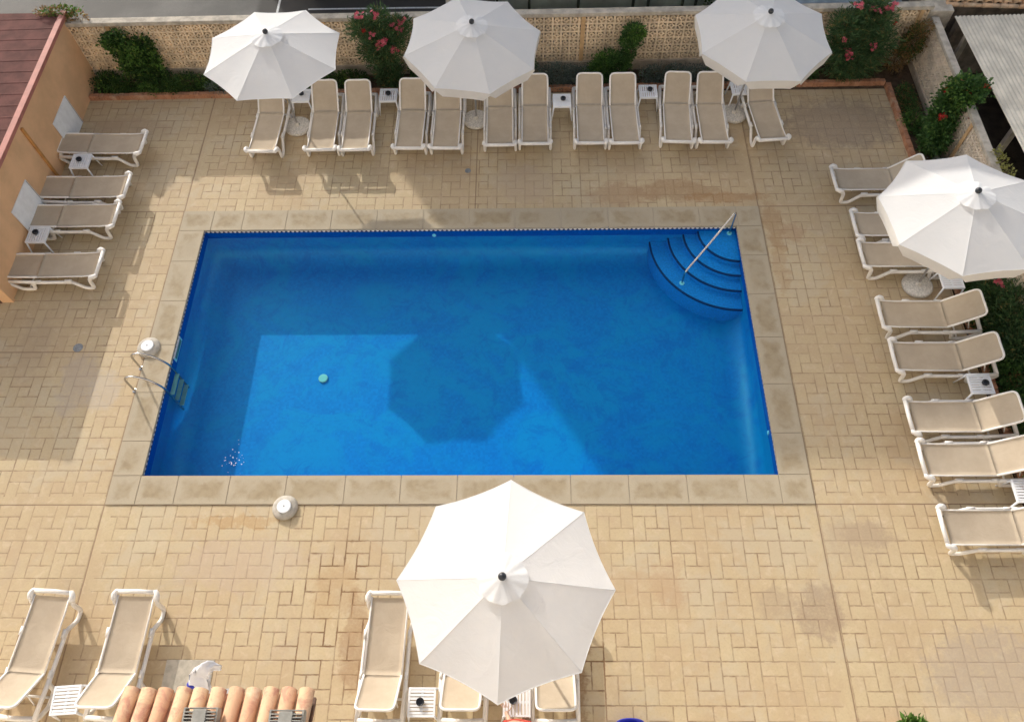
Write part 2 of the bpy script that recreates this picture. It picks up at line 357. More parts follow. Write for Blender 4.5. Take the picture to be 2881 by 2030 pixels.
# ground sheet with road, hole where the terrace is
g=MB()
XL,XR,YB,YT=-12,19.0,-12,11.02
for a,b,c_,d in ((-400,400,YT,400),(-400,400,-400,YB),(-400,XL,YB,YT),(XR,400,YB,YT)):
    g.quad((a,c_,-.008),(b,c_,-.008),(b,d,-.008),(a,d,-.008))
struct(g.build('road_and_ground',M['asphalt']))
g=MB()
for i,(x0,x1,y0,y1) in enumerate(((1.33,5.12,13.33,13.385),(.47,.53,13.1,14.6))):
    g.box(x0,x1,y0,y1,-.007,-.003)
struct(g.build('road_marking',M['paint']))
# terrace deck
g=MB()
def rect(m,x0,x1,y0,y1,z): m.quad((x0,y0,z),(x1,y0,z),(x1,y1,z),(x0,y1,z))
dx0,dx1,dy0,dy1=XL,16.04,YB,10.04
rect(g,dx0,dx1,dy0,-C,0); rect(g,dx0,dx1,L+C,dy1,0); rect(g,dx0,-C,-C,L+C,0); rect(g,W+C,dx1,-C,L+C,0)
struct(g.build('terrace_paving',M['deck']))
# planting beds
g=MB(); rect(g,-3.7,16.06,10.02,YT,-.0045); rect(g,16.06,16.92,YB,YT,-.004)
struct(g.build('planting_soil',M['soil']))
g=MB(); rect(g,16.92,XR,YB,YT,-.25)
g.quad((16.92,YB,-.25),(16.92,YT,-.25),(16.92,YT,-.01),(16.92,YB,-.01))
g.quad((XR,YB,-.25),(XR,YT,-.25),(XR,YT,-.008),(XR,YB,-.008)); g.quad((16.92,YT,-.25),(XR,YT,-.25),(XR,YT,-.008),(16.92,YT,-.008))
struct(g.build('yard_ground',M['yard_shade']))
# coping stones : one ring, stones with open joints
g=MB(); UV=[]
def stone(x0,x1,y0,y1,along):
    e=.006; x0+=e;x1-=e;y0+=e;y1-=e; zt=.022; n0=len(g.v); nx=max(2,int((x1-x0)/.09)); ny=max(2,int((y1-y0)/.09))
    for j in range(ny+1):
        for i in range(nx+1):
            x=x0+(x1-x0)*i/nx; y=y0+(y1-y0)*j/ny
            g.v.append((x,y,zt)); UV.append((min(x-x0,x1-x),min(y-y0,y1-y)))
    for j in range(ny):
        for i in range(nx):
            a=n0+j*(nx+1)+i; g.f.append((a,a+1,a+nx+2,a+nx+1))
    k=len(g.v); P=[(x0,y0),(x1,y0),(x1,y1),(x0,y1)]
    for z in (zt,-.035):
        for q in P: g.v.append((*q,z)); UV.append((0,0))
    for i in range(4): g.f.append((k+i,k+(i+1)%4,k+4+(i+1)%4,k+4+i)[::-1])
    g.f.append((k+4,k+7,k+6,k+5))
fj=[-.536,.01,.72,1.69,2.75,3.84,4.87,5.91,6.95,7.99,9.05,10.11,11.16,11.79,12.37]
bj=[-.536,.16,.85,1.83,2.84,3.86,4.9,5.93,6.95,7.97,9.01,10.02,11.03,11.86,12.37]
for a,b in zip(fj,fj[1:]): stone(a,b,-.536,.025,0)
for a,b in zip(bj,bj[1:]): stone(a,b,L-.025,L+C,0)
lj=[.025,.72,1.76,2.85,3.92,4.95,5.794]
rj=[.025,.85,1.89,2.95,4.0,5.0,5.794]
for a,b in zip(lj,lj[1:]): stone(-.536,.025,a,b,1)
for a,b in zip(rj,rj[1:]): stone(W-.025,W+C,a,b,1)
struct(g.build('pool_coping',M['coping'],uv=UV))
g=MB(); g.box(-C,W+C,-C,-.012,-.06,.012); g.box(-C,W+C,L+.012,L+C,-.06,.012); g.box(-C,-.012,-.012,L+.012,-.06,.0125); g.box(W+.012,W+C,-.012,L+.012,-.06,.0125)
struct(g.build('coping_mortar',M['plinth']))
# pool shell
D=1.02
g=MB()
zb=-.115
rings=[(0,-.30),(0,-.58)]+[(.40*(1-math.cos(math.pi/2*k/10)),-.58-(D-.58)*math.sin(math.pi/2*k/10)) for k in range(1,11)]
for i,(o_,z) in enumerate(rings): g.v+=[(o_,o_,z),(W-o_,o_,z),(W-o_,L-o_,z),(o_,L-o_,z)]
for i in range(len(rings)-1):
    for k in range(4): g.f.append((4*i+k,4*i+(k+1)%4,4*i+4+(k+1)%4,4*i+4+k))
k=4*(len(rings)-1); g.f.append((k,k+1,k+2,k+3))
struct(g.build('pool_basin',M['pool'],smooth=True))
shade_blue=plain('shaded_wall_mosaic',(.0,.085,.40),.35,.15,30)  # darker blue paints the shaded look of the upper pool walls
g=MB()
for a_,b_ in (((0,0),(W,0)),((W,0),(W,L)),((W,L),(0,L)),((0,L),(0,0))): g.quad((*a_,zb),(*b_,zb),(*b_,-.30),(*a_,-.30))
struct(g.build('pool_wall_shade_band',shade_blue))
g=MB(); zt=-.012
g.quad((0,L,zb),(W,L,zb),(W,L,zt),(0,L,zt)); g.quad((0,0,zb),(0,L,zb),(0,L,zt),(0,0,zt)); g.quad((W,L,zb),(W,0,zb),(W,0,zt),(W,L,zt)); g.quad((W,0,zb),(0,0,zb),(0,0,zt),(W,0,zt))
struct(g.build('pool_waterline_tiles',M['band']))
# corner steps
nos=plain('dark_blue_nosing',(.005,.02,.10),.4,.1,8)
g=MB(); gn=MB()
radii=[.84,1.14,1.46,1.86]; zs=[-.17,-.29,-.41,-.54]
cx,cy=W-.004,L-.004
for r,z in zip(radii,zs):
    r0=0 if z==zs[0] else prev_r
    N=32
    for k in range(N):
        a=math.pi+math.pi/2*k/N; b=math.pi+math.pi/2*(k+1)/N
        A=lambda rr,t,zz:(cx+rr*math.cos(t),cy+rr*math.sin(t),zz)
        g.quad(A(r0,a,z),A(r-.035,a,z),A(r-.035,b,z),A(r0,b,z)); g.quad(A(r,a,z-.04),A(r,a,-D),A(r,b,-D),A(r,b,z-.04))
        gn.quad(A(r-.035,a,z),A(r,a,z),A(r,b,z),A(r-.035,b,z)); gn.quad(A(r,a,z),A(r,a,z-.04),A(r,b,z-.04),A(r,b,z))
    prev_r=r
struct(g.build('pool_steps',plain('step_mosaic',(.015,.235,.62),.35,.16,26))); struct(gn.build('pool_step_nosing',nos))
g=MB(); NX,NY=60,30
g.quad((.001,.001,-.112),(W-.001,.001,-.112),(W-.001,L-.001,-.112),(.001,L-.001,-.112))
struct(g.build('pool_water',M['water']))
# pool fittings
def disc(name,label,cat,loc,r,h,mat,group=None):
    m=MB(); m.lathe([(r,0),(r,h*.7),(r*.93,h),(r*.6,h*1.05)],0,0,24); o=m.build(name,mat,loc=loc); return tag(o,label,cat,group)
disc('main_drain','round pale drain cover on the blue pool floor','drain cover',(2.85,2.60,-D),.10,.03,plain('drain_white',(.62,.55,.46),.6,.05))
for x,y,rx,lab in ((5.13,L,R(90),'small white inlet fitting on far wall of pool'),(W,.97,0,'small white inlet fitting on right wall of pool')):
    m=MB(); m.lathe([(.045,0),(.045,.015),(.02,.02)],0,0,12)
    o=m.build('pool_inlet',M['table'],loc=(x,y-.002 if rx else y,-.24) if rx else (x-.002,y,-.24),rot=(rx,0,0) if rx else (0,R(-90),0)); tag(o,lab,'inlet','pool wall inlets')
t=empty('skimmer',(0,2.85,-.1)); tag(t,'pale framed skimmer opening in left pool wall','skimmer')
m=MB(); m.box(.001,.012,-.27,.27,-.13,.02); m.build('skimmer_frame',M['table'],t); m=MB(); m.box(.013,.02,-.22,.22,-.10,-.01); m.build('skimmer_flap',M['floodgrey'],t)

m=MB(); r_=random.Random(3)
for k in range(34):
    x=1.62+r_.gauss(0,.10); y=.40+r_.gauss(0,.12); m.lathe([(r_.uniform(.003,.010),-.1115),(.002,-.109)],x,y,7)
o=m.build('surface_specks',M['table']); tag(o,'tiny white bubbles floating near the front left pool corner','specks'); o['kind']='stuff'  # small white discs scattered at the water surface
# ------------------------------------------------------------------ walls
def block(m,x,z,s,y0,y1,xf,zf=None):
    """one pierced breeze block: frame touching a ring, face at y0, back at y1. xf maps (u,depth,z) to world"""
    hb=s/2; t=s*.115
    for (a,b,c_,d) in ((-hb,hb,-hb,-hb+t),(-hb,hb,hb-t,hb),(-hb,-hb+t,-hb+t,hb-t),(hb-t,hb,-hb+t,hb-t)):
        P=[(x+a,z+c_),(x+b,z+c_),(x+b,z+d),(x+a,z+d)]
        F=[xf(u,y0,w) for u,w in P]; B=[xf(u,y1,w) for u,w in P]
        m.quad(*F); m.quad(*B[::-1])
    q=hb-t; P=[(x-q,z-q),(x+q,z-q),(x+q,z+q),(x-q,z+q)]
    for i in range(4):
        a,b=P[i],P[(i+1)%4]; m.quad(xf(a[0],y0,a[1]),xf(a[0],y1,a[1]),xf(b[0],y1,b[1]),xf(b[0],y0,b[1]))
    ro=q*1.02; ri=q*.34; N=12
    for k in range(N):
        a=2*math.pi*k/N; b=2*math.pi*(k+1)/N
        pt=lambda rr,t_,y:xf(x+rr*math.cos(t_),y,z+rr*math.sin(t_))
        m.quad(pt(ri,a,y0+.004),pt(ro*.74,a,y0+.004),pt(ro*.74,b,y0+.004),pt(ri,b,y0+.004))
        m.quad(pt(ri,a,y0+.004),pt(ri,b,y0+.004),pt(ri,b,y1),pt(ri,a,y1))
        m.quad(pt(ro*.74,a,y0+.004),pt(ro*.74,a,y1),pt(ro*.74,b,y1),pt(ro*.74,b,y0+.004))
    for k in range(4):   # spokes to the frame, mid side
        a=math.pi/2*k; ca,sa=math.cos(a),math.sin(a); w=.014
        p1=(x+ca*ro*.70-sa*w,z+sa*ro*.70+ca*w); p2=(x+ca*ro*.70+sa*w,z+sa*ro*.70-ca*w); p3=(x+ca*q+sa*w,z+sa*q-ca*w); p4=(x+ca*q-sa*w,z+sa*q+ca*w)
        m.quad(*[xf(u,y0+.002,v) for u,v in (p1,p2,p3,p4)])
def lattice_wall(A,B,s,rows,zp,capz,capw,mats,pil,label,capback=.16):
    A=Vector(A);B=Vector(B);d=(B-A);Ln=d.length;d.normalize();nrm=Vector((-d.y,d.x))  # nrm = away from pool side
    def xf(u,dep,z): q=A+d*u+nrm*dep; return (q.x,q.y,z)
    t=empty('breeze_block_wall',(A.x,A.y,0)); tag(t,label,'wall')
    off=lambda v:(v[0]-A.x,v[1]-A.y,v[2])
    m=MB(); nb=int(Ln/s)
    for i in range(nb):
        u=s*(i+.5)
        for r in range(rows): block(m,u,zp+s*(r+.5),s,0.0,.13,lambda a,b,c:off(xf(a,b,c)))
    m.build('lattice',mats[0],t)
    def bar(name,u0,u1,d0,d1,z0,z1,mat,bev=.008):
        mm=MB(); P=[xf(u0,d0,0),xf(u1,d0,0),xf(u1,d1,0),xf(u0,d1,0)]; n0=0
        for z in (z0,z1):
            for q in P: mm.v.append((q[0]-A.x,q[1]-A.y,z))
        for f in ((0,3,2,1),(4,5,6,7),(0,1,5,4),(1,2,6,5),(2,3,7,6),(3,0,4,7)): mm.f.append(f)
        return mm.build(name,mat,t,bevel=bev)
    bar('plinth',0,Ln,-.03,capback,-.02,zp-.001,mats[1])
    bar('coping_cap',0,Ln,-.035,capback,zp+rows*s+.001,capz,mats[2],.012)
    for pp in pil: bar('pilaster',pp-.05,pp+.05,-.028,-.001,zp,zp+rows*s,mats[3])
    return t
lattice_wall((-3.70,10.74),(16.72,10.93),.21,6,.28,1.64,.2,[M['breeze'],M['plinth'],M['capstone'],M['pilaster']],[.95,6.1,12.27,17.8,20.2],'tan pierced block wall running behind the far row of loungers')
lattice_wall((16.80,10.9),(16.86,-2.0),.185,6,.16,1.36,.2,[M['breeze_pale'],M['plinth'],M['capstone'],M['pilaster']],[3.4,8.0],'pale pierced block wall at right beside the corrugated shed roof',.135)
# corner pier
m=MB(); m.box(16.72,17.28,10.98,11.6,-.25,1.45); tag(m.build('corner_pier',M['capstone'],bevel=.02),'grey concrete pier where the two pierced walls meet','pier')

# pool house at left
t=empty('pool_house',(-3.7,3.95,0)); tag(t,'salmon rendered low building with brown sheet roof along the left side','building')
Ly=6.98
m=MB(); m.box(-6,0,0,Ly,-.02,1.70); m.build('wall',M['salmon'],t)
def bigroof():
    m=MB(); n0=0
    ys=[]; y=-.02
    while y<Ly+.05:
        ys+= [(y,0),(y+.30,0),(y+.31,.006),(y+.345,.006),(y+.355,0)]; y+=.36
    ys=[q for q in ys if q[0]<=Ly+.06]
    for x in (-6.2,-.09):
        for (yy,dz) in ys: m.v.append((x,yy,1.775+dz+(-.15-x)*-.02))
    k=len(ys)
    for i in range(k-1): m.f.append((i,i+1,k+i+1,k+i))
    return m
bigroof().build('roof',M['bigroof'],t)
m=MB(); m.box(-.09,.05,-.03,Ly+.06,1.705,1.80); m.build('fascia',M['fascia'],t,bevel=.01)
m=MB(); m.box(-6,-.10,-.03,Ly+.03,1.705,1.75); m.build('roof_deck',M['bigroof'],t)
m=MB(); m.box(.001,.03,-.012,.05,0,1.68); m.box(-1.2,.03,-.03,-.013,0,1.70); m.build('corner_trim',M['salmon'],t)
m=MB(); m.box(-.30,-.22,-.05,-.031,0,.9); m.box(-1.3,-.301,-.05,-.031,0,.95); m.build('door_frame',M['darkwood'],t)
m=MB(); m.box(.001,.05,3.36,3.43,.0,1.60); m.build('downpipe',M['batten'],t,bevel=.01)
for (y,z0,z1,w,lab) in ((8.27,.02,.84,.93,'white square board leaning on salmon wall behind the farthest left lounger'),(5.55,.06,.97,.92,'white square board leaning on salmon wall behind the third left lounger')):
    tt=empty('white_board',(-3.66,y,z0)); tag(tt,lab,'board','white boards against the salmon wall')
    m=MB(); m.box(-.012,.012,0,w,0,z1-z0); m.build('panel',M['board'],tt,bevel=.004,rot=(0,R(-1.5),0))
    m=MB(); m.box(.0125,.017,w-.035,w-.02,.02,z1-z0-.02); m.build('edge_shade_strip',M['floodgrey'],tt,rot=(0,R(-1.5),0))  # grey strip draws the shade cast at the board's edge

# planter kerb of terracotta bricks
def kerb(A,B,label):
    A=Vector(A);B=Vector(B);d=B-A;Ln=d.length;an=math.atan2(d.y,d.x); m=MB(); nn=int(Ln/.125); s=Ln/nn
    for i in range(nn):
        h=.13+rnd.uniform(-.008,.008); m.box(i*s+.004,(i+1)*s-.004,-.05+rnd.uniform(-.006,.006),.06,-.01,h)
    o=m.build('planter_kerb',M['kerb'],loc=(A.x,A.y,0),rot=(0,0,an),bevel=.006); tag(o,label,'kerb')
kerb((-3.68,10.0),(16.02,10.2),'terracotta brick kerb edging the far planting bed')
kerb((16.06,10.12),(16.2,-2.2),'terracotta brick kerb edging the right planting bed')

# shed at right with corrugated roof
t=empty('shed',(17.24,10.8,0)); tag(t,'open shed with pale corrugated roof beyond the right wall','shed')
m=MB(); an=-R(87.0); NXc=300; wid=5.0; ln=9.0
for j in range(2):
    for i in range(NXc+1):
        x=wid*i/NXc; z=1.42+.018*math.sin(x/.095*2*math.pi)+x*.02; m.v.append((x+j*.55,-.0-ln*j+.06*x*0,z-.0*j))
for i in range(NXc): m.f.append((i,i+1,NXc+1+i+1,NXc+1+i))
o=m.build('roof',M['shed'],t,smooth=True); sm=o.modifiers.new('s','SOLIDIFY'); sm.thickness=.012
for x_,y_ in ((.3,-.35),(.45,-3.4)):
    m=MB(); m.box(x_,x_+.12,y_,y_+.12,-.25,1.39); m.build('post',M['capstone'],t)
m=MB(); m.box(.2,5.0,.02,.2,-.25,1.3); m.build('rear_wall',M['rubble'],t)
# rubble in the gap
for i,(x,y,lab,mt) in enumerate(((17.05,10.3,'heap of broken stone between wall and shed, farthest one','rubble'),(17.15,9.2,'heap of broken stone between wall and shed beside the post','rubble'))):
    m=MB(); rr=random.Random(i)
    for k in range(22):
        s_=rr.uniform(.05,.16); cx_,cy_,cz_=x+rr.uniform(-.08,.45),y+rr.uniform(-.45,.45),-.2+rr.uniform(0,.55)
        m.box(cx_-s_,cx_+s_,cy_-s_*rr.uniform(.5,1),cy_+s_,cz_-s_*.5,cz_+s_*.5,rr.uniform(0,3))
    tag(m.build('rubble_heap',M[mt],bevel=.02),lab,'rubble')

# barrel tiles
def barrel_roof(name,label,loc,nx,pitch,length,slope,mat,rz=0,under=None,eavebar=False,rows=1,rowlen=.42):
    t=empty(name,loc,rz); tag(t,label,'roof')
    m=MB(); rr=random.Random(nx)
    nrow=int(length/rowlen)+1
    for i in range(nx):
        for r_ in range(nrow):
            y0=r_*rowlen-(.05 if r_ else 0)+rr.uniform(-.008,.008); y1=(r_+1)*rowlen
            ra=pitch*.475; rb=pitch*.41; x=i*pitch+pitch/2+rr.uniform(-.006,.006); n0=len(m.v); S=10
            for (yy,rd,dz) in ((y0,ra,.02 if r_ else .0),(y1,rb,0)):
                for k in range(S+1):
                    a=math.pi*k/S
                    for q in (1,.86):
                        m.v.append((x+rd*q*math.cos(a)*.93,yy,dz+rd*q*math.sin(a)*1.1))
            w=2*(S+1)
            for k in range(S):
                a=n0+2*k
                m.f.append((a,a+w,a+w+2,a+2)); m.f.append((a+1,a+3,a+w+3,a+w+1)); m.f.append((a,a+2,a+3,a+1))
    m2=MB()
    for i in range(1,nx):   # channel tiles between
        x=i*pitch; n0=len(m2.v); S=6
        for yy in (.03,nrow*rowlen):
            for k in range(S+1):
                a=math.pi+math.pi*k/S; m2.v.append((x+pitch*.36*math.cos(a),yy,.045+pitch*.3*math.sin(a)))
        for k in range(S): m2.f.append((n0+k,n0+k+1,n0+S+1+k+1,n0+S+1+k))
    o=m.build('cover_tiles',mat,t,smooth=True,rot=(slope,0,0)); o2=m2.build('channel_tiles',mat,t,rot=(slope,0,0))
    m3=MB(); m3.box(.0,nx*pitch,.06,nrow*rowlen,-.10,-.045); m3.build('roof_deck',M['darkwood'],t,rot=(slope,0,0))
    if eavebar:
        m4=MB()
        for k in range(int(nx*pitch/.42)+1): m4.tube([(k*.42,-.04,.0),(k*.42+.41,-.04,.0)],[.06,.05],10)
        m4.build('eave_tile',mat,t,smooth=True)
    return t
t=barrel_roof('tiled_roof','old terracotta barrel tile roof at the top right beyond the walls',(17.15,11.3,1.42),14,.22,2.4,R(14),M['tile_old'],R(-4),eavebar=True)
m=MB(); m.box(.1,2.9,.15,2.2,-1.7,-.1); m.build('wall',M['rubble'],t)
ROOFX,ROOFZ,ROOFY=2.27,3.40,-4.03
# roof close below the camera : local +y points back to the hotel
t=barrel_roof('bar_roof','small terracotta barrel tile roof low in front of the camera',(ROOFX+11*.2145,ROOFY,ROOFZ),11,.2145,1.7,R(17),M['tile'],R(180),rowlen=.8)
for x in (.2,2.1):
    m=MB(); m.box(x,x+.12,.35,.47,-3.4,-.02); m.build('post',M['darkwood'],t)
def floodlight(loc,label):
    t=empty('floodlight',loc,R(180)); tag(t,label,'floodlight','floodlights on the tile roof')
    m=MB(); m.box(-.06,.10,0,.34,.0,.16); m.build('body',M['floodgrey'],t,bevel=.008)
    for xa,xb in ((.101,.20),(-.16,-.061)):
        m=MB()
        for k in range(9):
            y=.02+k*.035; m.box(xa,xb,y,y+.014,.03,.15)
        m.build('cooling_fins',M['floodgrey'],t)
    m=MB(); m.box(-.18,-.161,-.01,.35,.0,.13); m.box(.201,.22,-.01,.35,.0,.13); m.box(-.18,.22,-.022,-.011,.02,.12); m.build('bracket',M['floodgrey'],t)
floodlight((3.41,-4.27,3.60),'grey finned floodlight on the tile roof, nearer its middle')
floodlight((4.42,-4.29,3.60),'grey finned floodlight on the tile roof, at its right end')

# ------------------------------------------------------------------ loungers
def smooth_path(pts,n=4):
    out=[]
    P=[Vector(p) for p in pts]
    for i in range(len(P)-1):
        p0=P[max(0,i-1)];p1=P[i];p2=P[i+1];p3=P[min(len(P)-1,i+2)]
        for k in range(n):
            t=k/n; out.append(.5*((2*p1)+(-p0+p2)*t+(2*p0-5*p1+4*p2-p3)*t*t+(-p0+3*p1-3*p2+p3)*t**3))
    out.append(P[-1]); return out
def sling(m,path,w,th=.008,sag=.02,nw=8):
    n0=len(m.v); N=len(path)
    for side in (0,1):
        for i,(x,z,sg,ww) in enumerate(path):
            for k in range(nw+1):
                s_=k/nw*2-1
                m.v.append((x,s_*w/2*ww,z-sg*sag*(1-s_*s_)-(th if side else 0)))
    r=nw+1
    for i in range(N-1):
        for k in range(nw):
            a=n0+i*r+k; m.f.append((a,a+1,a+r+1,a+r)[::-1]); b=a+N*r; m.f.append((b,b+1,b+r+1,b+r))
    for i in range(N-1):
        for k in (0,nw):
            a=n0+i*r+k; b=a+N*r; m.f.append((a,a+r,b+r,b) if k==0 else (a,b,b+r,a+r))
    for i in (0,N-1):
        for k in range(nw):
            a=n0+i*r+k; b=a+N*r; m.f.append((a,a+1,b+1,b) if i else (a,b,b+1,a+1))
def make_lounger(ang):
    t=empty('sun_lounger')
    H=1.27; BL=.72; ca,sa=math.cos(ang),math.sin(ang)
    for s in (-1,1):
        m=MB(); y=.36*s
        pts=[(.05,y*.99,.41),(.13,y,.37),(.175,y,.28),(.185,y,.15),(.20,y,.07),(.235,y,.036),(.33,y,.036),(.40,y,.07),(.54,y,.22),(.62,y,.255),(.9,y,.258),(1.30,y,.258),(1.40,y,.23),(1.45,y,.09),(1.50,y,.038),(1.68,y,.038),(1.76,y,.075),(1.90,y,.22),(1.93,y,.30)]
        m.tube(smooth_path(pts,3),.042,8,sq=(.8,1.0))
        m.tube([(1.24,y,.27),(1.5,y,.285),(1.93,y*.98,.31)],.044,8,sq=(.8,1))
        m.box(.56,.70,y-.026,y+.026,.26,.325); m.box(1.2,1.32,y-.022,y+.022,.26,.325)
        m.build('side_frame',M['resin'],t,smooth=True)
    m=MB(); m.tube([(.0,-.30,.425),(-.008,0,.43),(.0,.30,.425)],.038,8)
    for s in (-1,1):
        m.tube(smooth_path([(.0,.26*s,.425),(-.005,.325*s,.43),(.05,.36*s,.425),(.14,.355*s,.385)],3),[.031]*3+[.044]*3+[.052]*3+[.034],8)
    m.build('foot_bar',M['resin'],t,smooth=True)
    m=MB()
    for s in (-1,1): m.tube([(.05,.30*s,.40),(.3,.303*s,.378),(H,.303*s,.37)],.016,6)
    for x in (.35,.85): m.tube([(x,-.30,.345),(x,.30,.345)],.014,6)
    m.build('seat_frame',M['resin'],t,smooth=True)
    m=MB(); pa=[]
    for i in range(15):
        f=i/14; x=.07+f*(H-.075); z=.405-.028*min(1,f/.25); pa.append((x,z,math.sin(math.pi*f)*1.0,1.0-.04*(f<.02)))
    sling(m,pa,.59); m.build('seat_sling',M['sling'],t,smooth=True)
    B=lambda d,off=0:(H+d*ca-off*sa,.375+d*sa+off*ca)
    m=MB(); hw=.30
    def bp(d,y): x,z=B(d); return (x,y,z)
    pts=[bp(0,-hw),bp(BL*.5,-hw),bp(BL-.10,-hw+.005),bp(BL-.03,-hw+.03),bp(BL,-hw+.10),bp(BL,0),bp(BL,hw-.10),bp(BL-.03,hw-.03),bp(BL-.10,hw-.005),bp(BL*.5,hw),bp(0,hw)]
    m.tube(smooth_path(pts,3),.0215,8); m.build('backrest_frame',M['resin'],t,smooth=True)
    m=MB(); n=10; pa=[]
    for i in range(n+1):
        d=BL*i/n*.985; x,z=B(d,.006); pa.append((x,z,math.sin(math.pi*i/n),1 if i<n-1 else (.93 if i==n-1 else .78)))
    sling(m,pa,.585,sag=.025); m.build('backrest_sling',M['sling'],t,smooth=True)
    m=MB()
    if ang>.2:
        for s in (-1,1):
            x,z=B(BL*.55); m.tube([(x,.25*s,z-.01),(1.72,.27*s,.29)],.013,6)
        x,z=B(BL*.55); m.tube([(x+.035*sa/.65,-.28,z-.05),(x+.035*sa/.65,.28,z-.05)],.013,6)
    else: m.tube([(1.7,-.3,.35),(1.7,.3,.35)],.013,6)
    m.build('backrest_prop',M['resin'],t,smooth=True)
    m=MB(); m.tube([(1.92,-.34,.31),(1.935,0,.31),(1.92,.34,.31)],.040,8); m.build('tail_bar',M['resin'],t,smooth=True)
    m=MB(); m.tube([(1.58,-.32,.05),(1.58,.32,.05)],.02,6); m.build('stretcher',M['resin'],t,smooth=True)
    return t
LR=make_lounger(R(41)); LF=make_lounger(R(1.5))
usedR=usedF=False
def lounger(foot,head,label,group,flat=False):
    global usedR,usedF
    if flat: o=LF if not usedF else copy_tree(LF); usedF=True
    else: o=LR if not usedR else copy_tree(LR); usedR=True
    an=math.atan2(head[1]-foot[1],head[0]-foot[0])
    o.location=(foot[0]-.0*math.cos(an),foot[1],0); o.rotation_euler=(0,0,an)
    tag(o,label,'sun lounger',group)
gb='loungers in the far row'
back=[(1.09,7.76,1.14,'beige sling lounger with sunlit foot under the leftmost far umbrella'),
(2.45,7.79,2.42,'beige sling lounger just right of the leftmost far umbrella base'),
(3.25,7.78,3.22,'beige sling lounger left of the side table beside the pink oleander'),
(4.49,7.81,4.52,'beige sling lounger right of the side table beside the pink oleander'),
(5.34,7.80,5.36,'beige sling lounger half covered by the middle far umbrella, left of its base'),
(6.60,7.88,6.58,'beige sling lounger half covered by the middle far umbrella, right of its base'),
(7.41,7.91,7.42,'beige sling lounger left of the side table at centre of the far row'),
(8.70,7.91,8.71,'beige sling lounger right of the side table at centre of the far row'),
(9.51,7.90,9.49,'beige sling lounger left of the slatted table right of the far row centre'),
(10.70,7.92,10.80,'slightly askew beige sling lounger right of the slatted far table'),
(11.54,7.90,11.55,'beige sling lounger left of the base of the rightmost far umbrella'),
(12.87,7.96,12.72,'last beige sling lounger of the far row, right of the umbrella base')]
for x,y,hx,lab in back: lounger((x,y),(hx,y+1.85),lab,gb)
gl='loungers flat along the salmon wall'
for (x,y,dy,lab) in ((-1.72,8.09,.04,'flat beige lounger by the salmon wall, farthest from the camera'),(-1.77,6.78,.0,'flat beige lounger by the salmon wall, second farthest, next to the downpipe'),
    (-1.80,5.95,-.0,'flat beige lounger between second left lounger and the slatted table'),(-1.82,4.62,-.02,'flat beige lounger by the salmon wall, nearest the camera')):
    lounger((x,y),(x-1.9,y+dy),lab,gl,True)
gr='loungers in the right row'
for (x,y,dy,lab) in ((13.99,6.78,.02,'farthest lounger of the right row, head just short of the umbrella'),(14.17,5.52,.0,'lounger of the right row mostly hidden under the umbrella, farther one'),
    (14.15,4.72,-.0,'lounger of the right row partly under the umbrella beside its round base'),(14.21,3.26,-.02,'raised beige lounger on the near side of the right umbrella base'),
    (14.24,2.29,-.02,'raised beige lounger on the far side of the black ashtray table at right'),(14.23,1.01,.0,'raised beige lounger on the near side of the ashtray table at right'),
    (14.25,.16,.0,'half sunlit lounger of the right row, second nearest the camera'),(14.30,-1.08,.0,'sunlit lounger of the right row nearest the camera, cut by the frame')):
    lounger((x,y),(x+1.85,y+dy),lab,gr)
gf='loungers in the front row'
for (x,y,hx,lab) in ((-.78,-2.19,-.90,'front lounger in the left corner, cut by the picture edge'),(.64,-2.19,.60,'front lounger with head hidden behind the tile roof'),
    (4.91,-2.21,4.88,'front lounger left of the big near umbrella'),(6.18,-2.2,6.17,'front lounger hidden under the near umbrella, beside the ashtray table'),(7.62,-2.2,7.62,'front lounger hidden under the near umbrella, rightmost')):
    lounger((x,y),(hx,y-1.75),lab,gf)

# ------------------------------------------------------------------ tables
def make_table():
    t=empty('side_table'); S=.215; m=MB(); z0,z1=.40,.425
    m.box(-S,S,-S,-S+.035,z0,z1); m.box(-S,S,S-.035,S,z0,z1); m.box(-S,-S+.03,-S+.035,S-.035,z0,z1); m.box(S-.03,S,-S+.035,S-.035,z0,z1)
    n=7; a=-S+.035; w=(2*S-.07)/n
    for k in range(n): m.box(-S+.03,S-.03,a+k*w+.007,a+(k+1)*w-.007,z0+.004,z1-.003)
    m.box(-.02,.02,-S+.035,S-.035,z0-.006,z0+.003)
    m.box(-S+.01,S-.01,-S+.008,-S+.02,z0-.035,z0); m.box(-S+.01,S-.01,S-.02,S-.008,z0-.035,z0); m.box(-S+.008,-S+.02,-S+.02,S-.02,z0-.035,z0); m.box(S-.02,S-.008,-S+.02,S-.02,z0-.035,z0)
    m.build('table_top',M['table'],t,bevel=.003)
    for sx in (-1,1):
        for sy in (-1,1):
            m=MB(); m.tube([(sx*(S-.02),sy*(S-.02),z0),(sx*(S+.03),sy*(S+.03),.0)],[.022,.014],6); m.build('leg',M['table'],t,smooth=True)
    return t
T0=make_table(); usedT=False
ash0=None
def table(x,y,rz,label,ash=None,al=None):
    global usedT,ash0
    o=T0 if not usedT else copy_tree(T0); usedT=True
    o.location=(x,y,0); o.rotation_euler=(0,0,rz); tag(o,label,'side table','small white slatted side tables')
    if ash is not None:
        if ash0 is None:
            m=MB(); m.lathe([(.046,0),(.06,.012),(.064,.05),(.058,.056),(.046,.046),(.038,.02)],0,0,20); a=ash0=m.build('ashtray',M['black'],smooth=False)
        else:
            a=ash0.copy(); col.objects.link(a)
        a.location=(x+ash[0],y+ash[1],.426); tag(a,al,'ashtray','round black ashtrays on the side tables')
